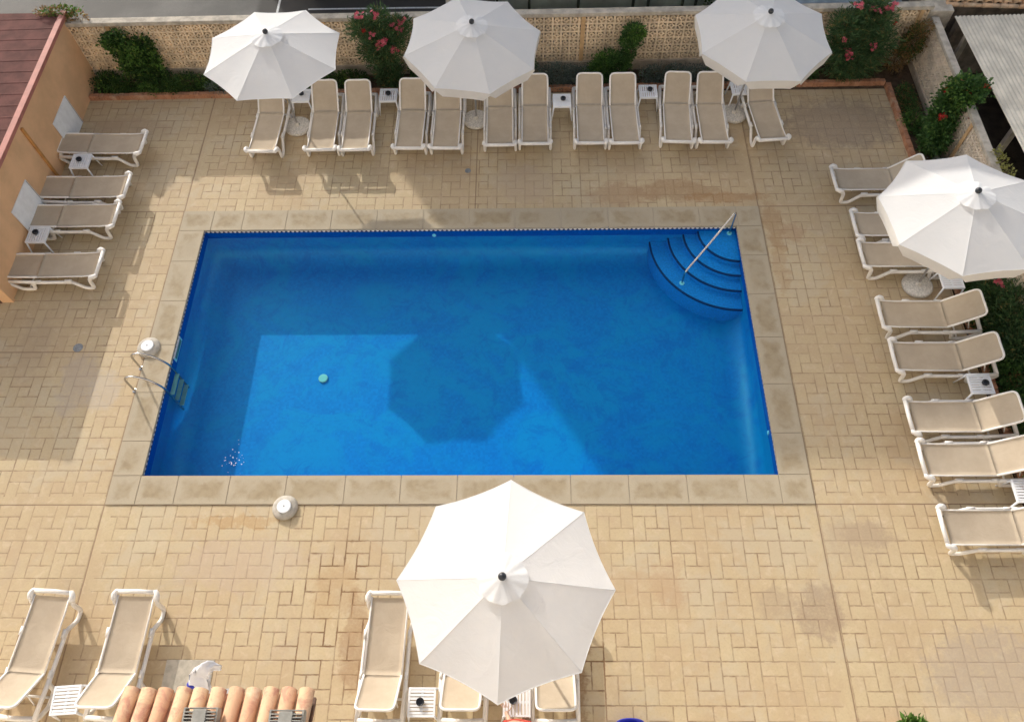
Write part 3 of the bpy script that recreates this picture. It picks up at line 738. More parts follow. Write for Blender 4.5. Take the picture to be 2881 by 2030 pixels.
table(1.78,9.58,0,'white side table tucked beside the leftmost far umbrella pole',(.0,.03),'black ashtray on the table beside the leftmost far umbrella')
table(3.89,9.56,R(90),'white side table in front of the pink oleander, far row',(.0,.02),'black ashtray on the table in front of the pink oleander')
table(8.06,9.31,0,'white side table set forward at centre of the far row',(.03,.02),'black ashtray on the centre table of the far row')
table(10.13,9.58,R(90),'white side table with dark slots, right of centre in the far row',(.04,.03),'black ashtray on the dark slotted far table')
table(12.33,9.66,R(92),'white side table half hidden under the rightmost far umbrella')
table(-3.05,7.53,R(90),'white side table between the two farthest left loungers',(-.02,.02),'black ashtray on the farther table by the salmon wall')
table(-3.39,5.40,R(90),'white side table beside the nearest lounger by the salmon wall',(-.04,.04),'black ashtray on the nearer table by the salmon wall')
table(15.83,4.05,0,'white side table peeking out below the right umbrella')
table(15.73,1.67,0,'white side table between two loungers of the right row',(.07,.0),'black ashtray on the right row table clear of the umbrella')
table(15.92,-.44,0,'white side table cut by the right picture edge',(.07,.0),'black ashtray at the right picture edge')
table(-.08,-3.86,R(4),'white side table between the two front left loungers')
table(5.54,-3.87,R(0),'white side table left of the near umbrella tip',(-.02,.0),'black ashtray on the front table left of the umbrella tip')
table(7.02,-3.86,R(90),'white side table below the near umbrella, by the reaching hand',(-.055,.02),'black ashtray by the reaching hand under the near umbrella')

# ------------------------------------------------------------------ umbrellas
def make_umbrella():
    t=empty('parasol'); Rr=1.53; Hh=.50; TZ=2.68; N=8; nr=8; nt=8
    m=MB(); m.lathe([(.29,0),(.315,.02),(.315,.06),(.29,.085),(.06,.10),(.05,.16),(.035,.17)],0,0,32); m.build('base',M['base_stone'],t,smooth=False,bevel=.008)
    m=MB(); m.tube([(0,0,.08),(0,0,TZ-.06)],.022,10); m.build('pole',M['pole'],t,smooth=True)
    def surf(rf,k,s_):  # rf 0..1, sector k, s 0..1
        a0=2*math.pi*k/N; a1=2*math.pi*(k+1)/N
        px=(math.cos(a0)*(1-s_)+math.cos(a1)*s_); py=(math.sin(a0)*(1-s_)+math.sin(a1)*s_)
        bow=4*s_*(1-s_)
        cut=1-.028*bow*rf**3
        rad=Rr*rf*cut
        z=TZ-.03-Hh*(rf*.96+.04*rf*rf)+ .0 - .020*bow*rf*(1-.3*rf) 
        wr=(.004*math.sin(rf*17+k*1.7)+.003*math.sin(s_*12.57+k)*rf)*bow*rf
        return (px*rad,py*rad,z+wr)
    m=MB(); 
    def ring(m,fn,r0,r1,nr):
        n0=len(m.v); tot=N*nt
        for i in range(nr+1):
            rf=r0+(r1-r0)*i/nr
            for k in range(N):
                for j in range(nt): m.v.append(fn(rf,k,j/nt))
        for i in range(nr):
            for q in range(tot): m.f.append((n0+i*tot+q,n0+(i+1)*tot+q,n0+(i+1)*tot+(q+1)%tot,n0+i*tot+(q+1)%tot))
    ring(m,surf,.02,1,nr)
    o=m.build('canopy',M['canopy'],t,smooth=False)
    me=o.data
    for i,p in enumerate(me.polygons): p.use_smooth=True
    es=o.modifiers.new('es','EDGE_SPLIT'); es.split_angle=R(7)
    # seam piping along each rib and the hem
    m=MB()
    for k in range(N): m.tube([Vector(surf(r_/8,k,0))+Vector((0,0,.001)) for r_ in range(1,9)],.0035,5)
    hem=[Vector(surf(1,k,j/nt))+Vector((0,0,0)) for k in range(N) for j in range(nt)]
    m.tube(hem,.007,5,closed=True)
    m.build('seam_piping',M['canopy'],t,smooth=True)
    m=MB()
    def vent(rf,k,s_):
        x,y,z=surf(rf,k,s_); q=.205*(1+.04*math.sin(s_*math.pi*4+k)); f=(rf)
        a0=2*math.pi*(k+s_)/N
        rad=.35*rf*(1+.035*math.sin(s_*2*math.pi+k*2.3)*math.sin(s_*math.pi)*rf-.05*(1-abs(2*s_-1))*rf); return (rad*math.cos(a0),rad*math.sin(a0),TZ+.012-.108*rf+(.016*math.sin(s_*math.pi)*math.sin(k*2.1+s_*6.283)+.008)*rf*rf)
    ring(m,vent,.05,1,5); o=m.build('top_vent',M['canopy'],t,smooth=True)
    m=MB(); m.ball((0,0,TZ+.035),.058,14,9); m.tube([(0,0,TZ-.04),(0,0,TZ+.02)],.022,8); m.build('finial',M['black'],t,smooth=True)
    for k in range(N):
        a=2*math.pi*k/N; m=MB(); e=surf(1,k,0); s0=surf(.05,k,0); mid=surf(.5,k,0)
        m.tube([(s0[0],s0[1],s0[2]-.02),(e[0]*.995,e[1]*.995,e[2]-.014)],.008,5); m.tube([(0.02*math.cos(a),.02*math.sin(a),TZ-.62),(mid[0],mid[1],mid[2]-.02)],.007,5)
        m.build('rib',M['resin'],t,smooth=True)
    return t,surf
UMB,surf=make_umbrella(); N=8
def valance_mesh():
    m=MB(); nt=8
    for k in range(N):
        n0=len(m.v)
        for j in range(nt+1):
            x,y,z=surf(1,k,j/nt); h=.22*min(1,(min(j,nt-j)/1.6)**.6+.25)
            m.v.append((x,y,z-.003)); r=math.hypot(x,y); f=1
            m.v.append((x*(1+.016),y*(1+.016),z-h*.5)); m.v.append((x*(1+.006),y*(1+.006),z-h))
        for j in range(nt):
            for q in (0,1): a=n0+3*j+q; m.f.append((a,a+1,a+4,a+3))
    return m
VAL=None
umbs=[(1.69,8.94,0,0,24.7,0,0,1,'bright white parasol at the left end of the far row'),(6.0,9.1,.014,-.055,15.3,1,.16,.985,'white parasol with hanging flap at middle of the far row'),
 (12.20,9.2,-.002,-.07,23.9,1,.27,.965,'white parasol with hanging flap at the right end of the far row'),(15.33,4.17,-.045,.023,-17.2,1,.12,.99,'white parasol standing among the loungers of the right row'),
 (6.95,-2.43,-.035,-.025,-3.0,0,.03,1.035,'large white parasol nearest the camera, covering the front loungers')]
for i,(x,y,tx,ty,ph,val,dz,sc_,lab) in enumerate(umbs):
    o=UMB if i==0 else copy_tree(UMB,None)
    if i>0:
        for c_ in kids(o):
            if c_.name.startswith('valance'): bpy.data.objects.remove(c_)
    o.location=(x,y,0); tag(o,lab,'parasol','white parasols around the pool')
    for c_ in kids(o):
        if not c_.name.startswith('base'):
            c_.rotation_euler=(-ty,tx,R(ph))
            if c_.name.startswith('pole'): c_.scale=(1,1,(2.62+dz)/2.62)
            else: c_.location=(tx*dz,ty*dz,dz); c_.scale=(sc_,sc_,1)
    if val:
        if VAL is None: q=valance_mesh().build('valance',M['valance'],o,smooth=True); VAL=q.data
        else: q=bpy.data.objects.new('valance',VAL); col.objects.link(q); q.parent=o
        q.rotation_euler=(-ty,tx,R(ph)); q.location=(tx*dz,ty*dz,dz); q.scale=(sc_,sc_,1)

# ------------------------------------------------------------------ pool furniture
def skirt(loc,label):
    t=empty('round_float',loc); tag(t,label,'deck fitting','round white topped fittings beside the pool')
    m=MB(); m.lathe([(.225,0),(.235,.025),(.225,.055),(.18,.085),(.14,.092)],0,0,32); m.build('concrete_skirt',M['concrete'],t,smooth=True)
    m=MB(); m.lathe([(.118,.093),(.128,.098),(.128,.112),(.12,.120),(.05,.122)],0,0,32); m.build('white_lid',M['table'],t)
    m=MB(); m.lathe([(.014,.1225),(.014,.127),(.004,.128)],0,0,10); m.build('lid_knob',M['drain'],t)
skirt((-.50,2.78,.0),'round concrete fitting with white lid beside the pool ladder')
skirt((2.80,-.60,.0),'round concrete fitting with white lid on the front pool edge')
t=empty('pool_ladder',(0,2.06,0)); tag(t,'steel ladder with two curved handrails at the left pool wall','ladder')
for yy in (-.255,.255):
    m=MB(); pts=[(-.555,yy,.0),(-.555,yy,.36),(-.53,yy,.50),(-.44,yy,.58),(-.30,yy,.58),(-.12,yy,.46),(.03,yy,.22),(.07,yy,.02),(.075,yy,-.25),(.075,yy,-.85)]
    m.tube(smooth_path(pts,5),.021,10); m.build('handrail',M['pipe'],t,smooth=True)
    m=MB(); m.lathe([(.05,.0),(.05,.012),(.03,.02)],-.555,yy,16); m.build('base_flange',M['pipe'],t)
for k in range(3):
    z=-.20-.24*k; m=MB(); m.box(.05,.14,-.235,.235,z-.02,z); m.build('tread',M['tread'],t,bevel=.004)
t=empty('steps_handrail',(11.63,5.72,0)); tag(t,'straight steel handrail over the round corner steps','handrail')
m=MB(); P0=Vector((11.69,5.74,0)); lo=Vector((10.60,4.67,0)); z0=.56
pts=[(P0.x,P0.y,-.17),(P0.x,P0.y,.25),(P0.x-.005,P0.y-.005,z0-.06),(P0.x-.05,P0.y-.05,z0),(P0.x-.12,P0.y-.115,z0-.03),((P0.x+lo.x)/2,(P0.y+lo.y)/2,.22),(lo.x+.07,lo.y+.07,-.08),(lo.x+.01,lo.y+.01,-.15),(lo.x,lo.y,-.24),(lo.x,lo.y,-.54)]
pts=[(a-11.63,b-5.72,c) for a,b,c in pts]
m.tube(smooth_path(pts,4),.021,10); m.build('rail',M['pipe'],t,smooth=True)
for (a,b,z) in ((P0.x,P0.y,-.17),(lo.x,lo.y,-.54)):
    m=MB(); m.lathe([(.055,z),(.055,z+.012),(.03,z+.02)],a-11.63,b-5.72,16); m.build('base_flange',M['table'],t)
disc('floor_drain','round grey floor drain in the paving left of the pool ladder','drain',(-1.98,2.8,0),.10,.008,M['drain'])
disc('floor_drain','small round drain in the paving in front of the middle far umbrella','drain',(5.85,7.5,0),.07,.008,M['drain'])
m=MB(); m.box(-.40,.40,-.25,.25,0,.012); o=m.build('access_cover',M['steelplate'],loc=(1.61,-3.45,0),bevel=.004); tag(o,'grey rectangular access cover in the paving behind the tile roof','access cover')
# closed parasol / cloth at the bar roof
t=empty('folded_parasol',(2.35,-3.84,0)); tag(t,'folded white parasol with blue strap sticking out above the tile roof','parasol')
m=MB(); m.tube([(0,0,0),(0,0,1.6)],.02,8); m.lathe([(.2,0),(.2,.06),(.03,.09)],0,0,20); m.build('pole',M['pole'],t)
m=MB(); n0=0; seg=20
prof=[(0,0,.95,.10),(.01,.03,1.15,.14),(.03,.09,1.35,.14),(.07,.19,1.5,.13),(.12,.28,1.58,.10),(.19,.33,1.58,.085),(.26,.33,1.55,.085),(.31,.325,1.52,.06)]
for (x,y,z,r_) in prof:
    for k in range(seg):
        a=2*math.pi*k/seg; q=r_*(1+.28*math.cos(a*5+z*3)); m.v.append((x+q*math.cos(a),y+q*math.sin(a)*.6,z+q*math.sin(a)*.75))
for i in range(len(prof)-1):
    for k in range(seg): m.f.append((i*seg+k,i*seg+(k+1)%seg,(i+1)*seg+(k+1)%seg,(i+1)*seg+k))
m.f.append(tuple((len(prof)-1)*seg+k for k in range(seg)))
m.build('gathered_cloth',M['towel'],t,smooth=True)
m=MB(); m.ball((-.10,.11,1.3),.09,12,8,(1.0,.8,.7)); m.build('strap',M['bluecloth'],t,smooth=True)
# blue tub
t=empty('plastic_tub',(8.78,-4.28,0)); tag(t,'bright blue plastic tub cut by the bottom edge of the picture','tub')
m=MB(); n0=len(m.v); seg=32
for (r_,z) in ((.20,0),(.235,.24),(.25,.245),(.25,.262),(.235,.265),(.225,.24),(.19,.02)):
    for k in range(seg):
        a=2*math.pi*k/seg; m.v.append((r_*1.0*math.copysign(abs(math.cos(a))**.8,math.cos(a)),r_*.85*math.copysign(abs(math.sin(a))**.8,math.sin(a)),z))
for i in range(6):
    for k in range(seg): m.f.append((i*seg+k,i*seg+(k+1)%seg,(i+1)*seg+(k+1)%seg,(i+1)*seg+k))
m.f.append(tuple(6*seg+k for k in range(seg))); m.build('body',M['bluecloth'],t,smooth=True)
m=MB(); m.tube(smooth_path([(-.25,0,.25),(-.2,.16,.28),(0,.20,.30),(.2,.16,.28),(.25,0,.25)],4),.01,6); m.build('handle',M['bluecloth'],t,smooth=True)

# ------------------------------------------------------------------ plants
def leaves(m,blobs,n,ln,wd,rr,droop=.3,up=.4,shell=.55):
    tot=sum(b[3]*b[4]*b[5] for b in blobs)
    for (cx,cy,cz,rx,ry,rz) in blobs:
        for _ in range(int(n*rx*ry*rz/tot)):
            while True:
                v=Vector((rr.gauss(0,1),rr.gauss(0,1),rr.gauss(0,1)))
                if v.length>.01: break
            v.normalize(); rad=shell+(1-shell)*rr.random()
            if rr.random()<.22: rad*=rr.uniform(1.1,1.38)
            p=Vector((cx+v.x*rx*rad,cy+v.y*ry*rad,max(.01,cz+v.z*rz*rad)))
            d=(v*rr.uniform(.3,1)+Vector((rr.uniform(-.6,.6),rr.uniform(-.6,.6),rr.uniform(-droop,up)))).normalized()
            s=d.cross(Vector((rr.uniform(-1,1),rr.uniform(-1,1),rr.uniform(-.3,1)))).normalized()
            l=ln*rr.uniform(.6,1.25); w=wd*rr.uniform(.7,1.2); nn=d.cross(s)*w*.3
            a=p; b=p+d*l*.5+s*w+nn; c_=p+d*l; e=p+d*l*.5-s*w+nn
            m.quad(a,b,c_,e)
def plant(name,label,cat,loc,blobs,n,ln,wd,mat,group=None,stems=4,flowers=None,droop=.3,up=.4,seed=1,shell=.55,extra=None):
    rr=random.Random(seed*13+5); t=empty(name,loc); tag(t,label,cat,group)
    m=MB(); leaves(m,blobs,n,ln,wd,rr,droop,up,shell); m.build('foliage',M[mat],t)
    if extra:
        m=MB(); leaves(m,extra[0],extra[1],ln,wd,rr,droop,up,shell); m.build('foliage',M[extra[2]],t)
    if stems:
        m=MB()
        for k in range(stems):
            b=blobs[k%len(blobs)]; tip=Vector((b[0]+rr.uniform(-.3,.3)*b[3],b[1]+rr.uniform(-.3,.3)*b[4],b[2]+b[5]*.4)); st=Vector((rr.uniform(-.08,.08),rr.uniform(-.08,.08),0))
            mid=(st+tip)/2+Vector((rr.uniform(-.08,.08),rr.uniform(-.08,.08),.05)); m.tube([st,mid,tip],[.022,.015,.006],6)
            for q in range(3):
                e=mid.lerp(tip,.3+.25*q); m.tube([e,e+Vector((rr.uniform(-.3,.3)*b[3],rr.uniform(-.3,.3)*b[4],rr.uniform(.05,.3)))],[.009,.004],5)
        m.build('stem',M['stem'],t,smooth=True)
    if flowers:
        for (x,y,z,r_,fm) in flowers:
            m=MB()
            for k in range(7):
                c_=Vector((x,y,z))+Vector((rr.uniform(-1,1),rr.uniform(-1,1),rr.uniform(-.6,.8)))*r_*.75
                ax=Vector((rr.uniform(-.6,.6),rr.uniform(-.9,.2),1)).normalized(); u=ax.cross(Vector((0,1,.1))).normalized(); v=ax.cross(u)
                for q in range(5):
                    a=2*math.pi*q/5+k; d=u*math.cos(a)+v*math.sin(a); s=ax.cross(d); w=r_*.30
                    m.quad(c_,c_+d*w*.8+s*w*.55+ax*w*.3,c_+d*w*1.6+ax*w*.45,c_+d*w*.8-s*w*.55+ax*w*.3)
            m.build('flower_cluster',M[fm],t)
    return t
# far bed, left to right
plant('hedge','dark green low hedge along the bed in the far left corner','hedge',(-2.1,10.36,0),[(-1.2,.05,.16,.35,.3,.28),(-.55,.03,.15,.45,.3,.26),(.15,.0,.17,.5,.3,.3),(.85,.02,.14,.45,.28,.24),(1.45,.05,.12,.4,.26,.2),(-.9,-.1,.2,.3,.25,.2),(.5,-.15,.18,.35,.22,.22)],9000,.055,.018,'leaf_dark',stems=6,seed=2,shell=.4,extra=([(-.05,-.25,.18,.35,.15,.18),(1.5,.0,.2,.4,.2,.12),(-1.2,-.2,.2,.2,.1,.15)],500,'leaf_bright'))
plant('climber','dark green climbing shrub against the pierced wall in the far left corner','climber',(-2.3,10.55,0),[(-.35,.02,1.22,.34,.18,.26),(.3,.02,1.15,.3,.15,.22),(-.3,.02,.6,.25,.18,.3),(-.1,0,.9,.46,.2,.34),(.22,.0,.75,.36,.2,.36),(.1,-.05,.45,.42,.22,.3),(-.15,.0,1.45,.22,.12,.12),(.38,.0,1.0,.16,.12,.2)],6500,.075,.026,'leaf_dark',stems=5,seed=3,shell=.3,extra=([(-.45,-.1,1.2,.2,.1,.2),(-.35,-.1,.55,.15,.1,.3),(.45,-.1,.75,.12,.1,.3),(0,-.15,.95,.35,.1,.3)],800,'leaf_bright'))
plant('shrub','grey green rounded shrub spilling over the kerb, far left bed','shrub',(-.42,10.22,0),[(0,0,.14,.36,.24,.2),(.25,.05,.12,.25,.2,.16)],1500,.05,.014,'leaf_grey',stems=4,seed=4)
plant('shrub','low dark green shrub beside the kerb under the leftmost umbrella','shrub',(.7,10.4,0),[(0,0,.12,.5,.28,.2),(.7,.05,.1,.4,.25,.16),(-.5,.1,.1,.3,.2,.14)],2500,.05,.016,'leaf_dark',stems=4,seed=5,extra=([(0,.1,.12,.7,.2,.12)],200,'leaf_dry'))
plant('oleander_bush','tall pink flowering oleander against the far wall between two parasols','oleander',(3.75,10.42,0),
 [(.05,0,.45,.34,.28,.45),(-.05,.0,1.0,.48,.34,.42),(.2,-.02,1.35,.52,.34,.32),(-.35,0,1.6,.36,.3,.28),(.5,.05,1.65,.3,.26,.26),(.05,.1,1.85,.3,.25,.22),(.1,-.1,.25,.3,.25,.25)],9500,.13,.013,'leaf_oleander',stems=8,seed=6,shell=.25,up=.9,
 flowers=[(-.34,-.05,1.98,.11,'pink'),(.02,-.05,2.0,.11,'pink'),(-.1,-.25,1.62,.10,'pink'),(.12,-.3,1.5,.12,'pink'),(.05,-.32,1.36,.11,'pink'),(.38,-.3,1.26,.12,'pink'),(.42,-.1,1.72,.12,'pink'),(.62,-.05,1.8,.11,'pink'),(.55,-.1,1.62,.10,'pink'),(-.25,-.2,1.72,.07,'red')])
plant('shrub','mixed low shrub between the pink oleander and the middle parasol','shrub',(4.8,10.42,0),[(0,0,.2,.5,.25,.25),(.6,0,.15,.5,.25,.2),(-.3,.1,.5,.2,.15,.35)],3000,.06,.018,'leaf_dark',stems=4,seed=7,extra=([(-.25,.15,.7,.18,.1,.5)],350,'leaf_dry'))
plant('climber','thin green climber on the far wall right of the middle parasol','climber',(7.15,10.5,0),[(.05,.12,.55,.14,.1,.45),(-.05,.12,1.15,.2,.1,.28),(.12,.1,.3,.2,.14,.3)],1600,.06,.02,'leaf_mid',stems=3,seed=8)
plant('lavender_bush','dusty grey green shrub mass right of the middle parasol','shrub',(8.0,10.4,0),[(-.55,0,.2,.42,.28,.24),(0,.02,.24,.45,.3,.28),(.5,0,.2,.4,.28,.24),(-.1,-.15,.14,.5,.2,.18)],6500,.05,.012,'leaf_grey',stems=6,seed=9,shell=.35,extra=([(0,0,.1,.9,.3,.12)],500,'leaf_dark'))
plant('bush','fresh green upright bush against the far wall','bush',(9.12,10.42,0),[(-.05,0,.35,.34,.24,.34),(.1,.05,.65,.26,.18,.22),(.35,.08,.45,.3,.2,.25),(-.2,-.05,.2,.3,.25,.22)],3600,.08,.016,'leaf_mid',stems=5,seed=10,up=.9,extra=([(-.1,-.05,.6,.2,.12,.25)],260,'leaf_bright'))
plant('climber','round green tuft growing high on the far pierced wall','climber',(9.75,10.6,0),[(.02,.05,1.22,.26,.16,.24),(-.05,.05,1.0,.24,.14,.2),(.0,.05,.75,.12,.12,.3),(-.15,.0,.5,.18,.14,.25)],2500,.07,.02,'leaf_mid',stems=3,seed=11,extra=([(.1,-.05,1.3,.2,.1,.18)],350,'leaf_bright'))
plant('lavender_bush','dusty grey green shrub left of the rightmost far parasol','shrub',(10.9,10.42,0),[(-.5,0,.2,.42,.28,.22),(.05,0,.2,.45,.28,.24),(.6,0,.18,.4,.26,.22)],4500,.05,.012,'leaf_grey',stems=5,seed=12,shell=.35,extra=([(-.3,0,.15,.7,.2,.2)],500,'leaf_dark'))
plant('shrub','low dark shrub in shade under the rightmost far parasol','shrub',(12.9,10.45,0),[(0,0,.15,.7,.25,.2),(.8,0,.12,.4,.25,.16)],2200,.06,.016,'leaf_dark',stems=4,seed=13)
plant('oleander_bush','broad pink flowering oleander in the far right corner','oleander',(15.1,10.45,0),
 [(-.1,0,.45,.55,.34,.45),(.25,0,.5,.5,.34,.45),(-.3,-.02,1.0,.58,.38,.42),(.3,.0,1.05,.55,.36,.42),(-.45,0,1.5,.42,.34,.34),(.15,.05,1.62,.48,.34,.34),(.0,.1,1.9,.42,.3,.25),(-.05,-.25,.7,.5,.25,.4)],15500,.14,.013,'leaf_oleander',stems=10,seed=14,shell=.25,up=.7,
 flowers=[(-.38,-.05,2.05,.12,'pink'),(.02,-.1,1.95,.12,'pink'),(.32,-.05,1.95,.12,'pink'),(.4,0,2.05,.11,'pink'),(.55,-.1,1.62,.08,'red'),(-.52,-.28,1.35,.09,'pink'),(.22,-.32,1.15,.11,'pink'),(-.35,-.36,1.02,.11,'pink'),(-.28,-.38,.95,.10,'pink')])
plant('vine','dry brown vine on the pierced wall in the far right corner','vine',(16.35,10.5,0),[(.1,.1,.9,.26,.2,.5),(-.1,.1,.4,.3,.2,.3),(.2,.05,1.3,.16,.15,.2)],1500,.07,.018,'leaf_dry',stems=4,seed=15,extra=([(.1,.1,.9,.26,.2,.5)],900,'leaf_dark'))
for k,(x_,mt_,lab_) in enumerate(((1.9,'leaf_mid','low green shrub behind the second far lounger'),(2.75,'leaf_dark','low dark shrub behind the third far lounger'),(5.7,'leaf_mid','low green shrub behind the fifth far lounger'),(6.5,'leaf_grey','low grey green shrub behind the sixth far lounger'),(11.9,'leaf_grey','low grey green shrub behind the eleventh far lounger'),(13.9,'leaf_mid','low green shrub left of the broad corner oleander'))):
    plant('ground_shrub',lab_,'shrub',(x_,10.4,0),[(0,0,.16,.42,.24,.2),(.25,.04,.14,.3,.2,.2),(-.2,-.08,.12,.25,.18,.14)],1500,.07,.016,mt_,stems=3,seed=60+k,extra=([(0,0,.22,.4,.2,.16)],180,'leaf_bright'))
# right bed
plant('ground_shrub','low sparse weeds along the right bed near its far corner','weeds',(16.42,9.4,0),[(0,.3,.1,.24,.4,.14),(0,-.4,.1,.24,.45,.14),(-.05,.0,.12,.2,.3,.16)],1600,.05,.016,'leaf_mid',stems=0,seed=16,extra=([(0,0,.08,.25,.7,.1)],700,'leaf_dry'))
plant('bush','green and yellow small bush spilling over the right kerb','bush',(16.38,8.75,0),[(-.05,0,.14,.25,.3,.18),(.15,-.3,.16,.22,.25,.2)],1400,.06,.018,'leaf_mid',stems=3,seed=17,extra=([(-.1,0,.15,.25,.25,.15)],300,'leaf_bright'))
plant('hibiscus_bush','bushy shrub with dark red flowers leaning on the right pierced wall','flowering shrub',(16.5,8.05,0),
 [(-.02,-.1,.35,.3,.36,.34),(.02,.1,.8,.3,.4,.36),(.12,.25,1.2,.32,.4,.32),(.25,.2,1.55,.34,.38,.26),(-.05,-.25,.6,.28,.3,.3),(.4,.1,1.7,.25,.3,.15)],6500,.09,.028,'leaf_mid',stems=7,seed=18,shell=.3,extra=([(.2,.2,1.5,.36,.42,.3)],700,'leaf_bright'),
 flowers=[(-.08,.42,1.35,.085,'red'),(.12,.5,1.5,.07,'red'),(.22,.05,1.62,.09,'red'),(.5,.0,1.75,.09,'red'),(-.12,-.1,1.05,.10,'red'),(.35,-.3,1.2,.06,'red'),(.15,.35,1.65,.06,'pink')])
plant('lavender_bush','grey green tuft below the dark red flowering shrub','shrub',(16.5,7.2,0),[(0,0,.2,.28,.3,.22),(.05,-.3,.15,.25,.25,.18)],1700,.06,.014,'leaf_grey',stems=4,seed=19)
plant('vine','yellow green vine trailing over the right wall cap','vine',(16.92,6.35,0),[(.08,.0,1.42,.10,.35,.08),(.12,-.35,1.36,.1,.2,.12),(-.12,-.2,1.0,.08,.2,.25),(-.1,-.45,.85,.1,.25,.25)],500,.07,.025,'leaf_yellow',stems=2,seed=20,extra=([(-.15,-.3,.95,.09,.22,.28)],450,'leaf_mid'))
plant('oleander_bush','green oleander with one pink flower behind the right row of loungers','oleander',(16.62,3.2,0),[(-.05,.35,.4,.34,.45,.35),(0,-.2,.45,.36,.5,.38),(.1,-.7,.4,.34,.4,.35),(.0,.8,.35,.3,.35,.3),(.15,.1,.75,.3,.5,.25)],9000,.12,.013,'leaf_oleander',stems=8,seed=21,shell=.3,up=.8,
 flowers=[(-.12,.52,.72,.11,'pink')],extra=([(0,0,.3,.35,.9,.3)],1200,'leaf_dark'))
for k,(x_,y_,mt_,lab_) in enumerate(((16.28,4.3,'leaf_mid','low green tuft over the right kerb just below the right parasol'),(16.25,3.3,'leaf_dark','low dark tuft over the right kerb behind the fourth lounger'),(16.27,2.4,'leaf_mid','low green tuft over the right kerb behind the fifth lounger'),(16.3,1.1,'leaf_dark','low dark tuft over the right kerb behind the sixth lounger'),(16.3,.1,'leaf_mid','low green tuft over the right kerb behind the seventh lounger'))):
    plant('ground_shrub',lab_,'shrub',(x_,y_,0),[(0,0,.14,.17,.42,.14),(.03,.25,.12,.15,.25,.12)],1300,.07,.02,mt_,stems=2,seed=40+k)
plant('bush','mixed green bush behind the ashtray table of the right row','bush',(16.6,1.6,0),[(0,.3,.2,.32,.4,.24),(0,-.3,.2,.3,.4,.22),(-.1,0,.12,.25,.3,.15)],3000,.07,.02,'leaf_mid',stems=4,seed=22,extra=([(0,0,.12,.3,.6,.15)],500,'leaf_dry'))
plant('bush','dark green bush behind the second nearest right lounger','bush',(16.6,.2,0),[(0,.2,.2,.3,.4,.24),(0,-.4,.2,.3,.4,.22)],2000,.07,.02,'leaf_dark',stems=4,seed=23)
plant('vine','pale flowering vine at the corner of the salmon building','vine',(-3.75,10.95,0),[(0,0,1.78,.28,.14,.12),(.35,-.05,1.72,.22,.12,.1),(-.35,-.05,1.85,.25,.12,.08),(.1,-.12,1.5,.1,.1,.2)],500,.07,.02,'leaf_dry',stems=4,seed=24,extra=([(0,0,1.8,.5,.16,.1)],350,'leaf_bright'))
t=plant('potted_plant','small leafy potted plant at the bottom edge of the picture','potted plant',(13.02,-4.22,0),[(0,0,.36,.17,.17,.12),(.08,.05,.4,.12,.12,.1)],420,.11,.026,'leaf_bright',stems=4,seed=25,up=1.2)
m=MB(); m.lathe([(.11,0),(.15,.22),(.165,.225),(.165,.25),(.145,.25),(.14,.22)],0,0,24); m.build('pot',M['kerb'],t)

# ------------------------------------------------------------------ beyond the far wall
t=empty('screen_fence',(6.4,13.2,0)); tag(t,'pale green screened fence across the lane behind the far wall','fence')
m=MB(); n=90
for i in range(n+1):
    x=5.9*i/n; y=.025*math.sin(x*5.1)+.01*math.sin(x*17)
    m.v.append((x,y,.0)); m.v.append((x,y,1.3))
for i in range(n): m.f.append((2*i,2*i+2,2*i+3,2*i+1))
o=m.build('screen',M['screen'],t,smooth=True); sm=o.modifiers.new('s','SOLIDIFY'); sm.thickness=.01
for x in (.05,.9,2.2,3.65,4.05,4.95,5.3,5.85):
    m=MB(); m.box(x-.035,x+.035,-.07,-.02,0,1.5); m.build('post',M['fpost'],t)
plant('hedge','dark hedge overhanging the pale screened fence across the lane','hedge',(9.3,13.42,0),[(-2.6,0,1.0,.7,.2,.6),(-1.5,-.02,1.0,.75,.2,.62),(-.4,0,1.0,.7,.2,.6),(.7,0,1.0,.7,.2,.62),(1.8,0,1.0,.7,.2,.58),(2.7,-.2,.8,.3,.2,.75)],8000,.09,.03,'leaf_dark',stems=6,seed=26,shell=.3)
m=MB(); m.box(5.08,5.42,13.25,13.6,0,1.9); m.box(5.04,5.46,13.21,13.64,1.901,1.98); tag(m.build('gate_post',M['whitewall'],bevel=.01),'white rendered gate post across the lane','gate post')
m=MB(); m.box(13.6,17.0,12.9,13.1,0,.3); tag(m.build('low_wall',M['bluewall'],bevel=.02),'low blue grey wall beyond the far right corner','wall')
# parked car
t=empty('parked_car',(2.85,14.65,0)); tag(t,'dark parked car across the lane, only its wheels in view','car')
m=MB(); prof=[(-2.1,.45),(-2.15,.75),(-1.95,.95),(-1.2,1.0),(-.7,1.42),(.8,1.44),(1.5,1.05),(2.05,.98),(2.15,.7),(2.1,.4),(1.75,.33),(-1.75,.33)]
n_=len(prof)
for y in (-.82,.82):
    for x,z in prof: m.v.append((x,y*(1 if z<1.05 else .82),z))
for i in range(n_): m.f.append((i,(i+1)%n_,n_+(i+1)%n_,n_+i))
m.f.append(tuple(range(n_))[::-1]); m.f.append(tuple(range(n_,2*n_))); m.build('body',M['carpaint'],t,bevel=.04)
for s in (-1,1):
    m=MB(); m.box(-.75,.85,.775*s-.01,.775*s+.01,1.06,1.32); m.build('side_window',M['glass'],t)
for x in (-1.33,1.33):
    for s in (-1,1):
        m=MB(); m.tube([(x,s*.86,.31),(x,s*.66,.31)],.31,28); w_=m.build('wheel',M['rubber'],t,bevel=.02); m=MB(); m.tube([(x,s*.875,.31),(x,s*.861,.31)],.18,20); m.build('rim',M['pipe'],w_)
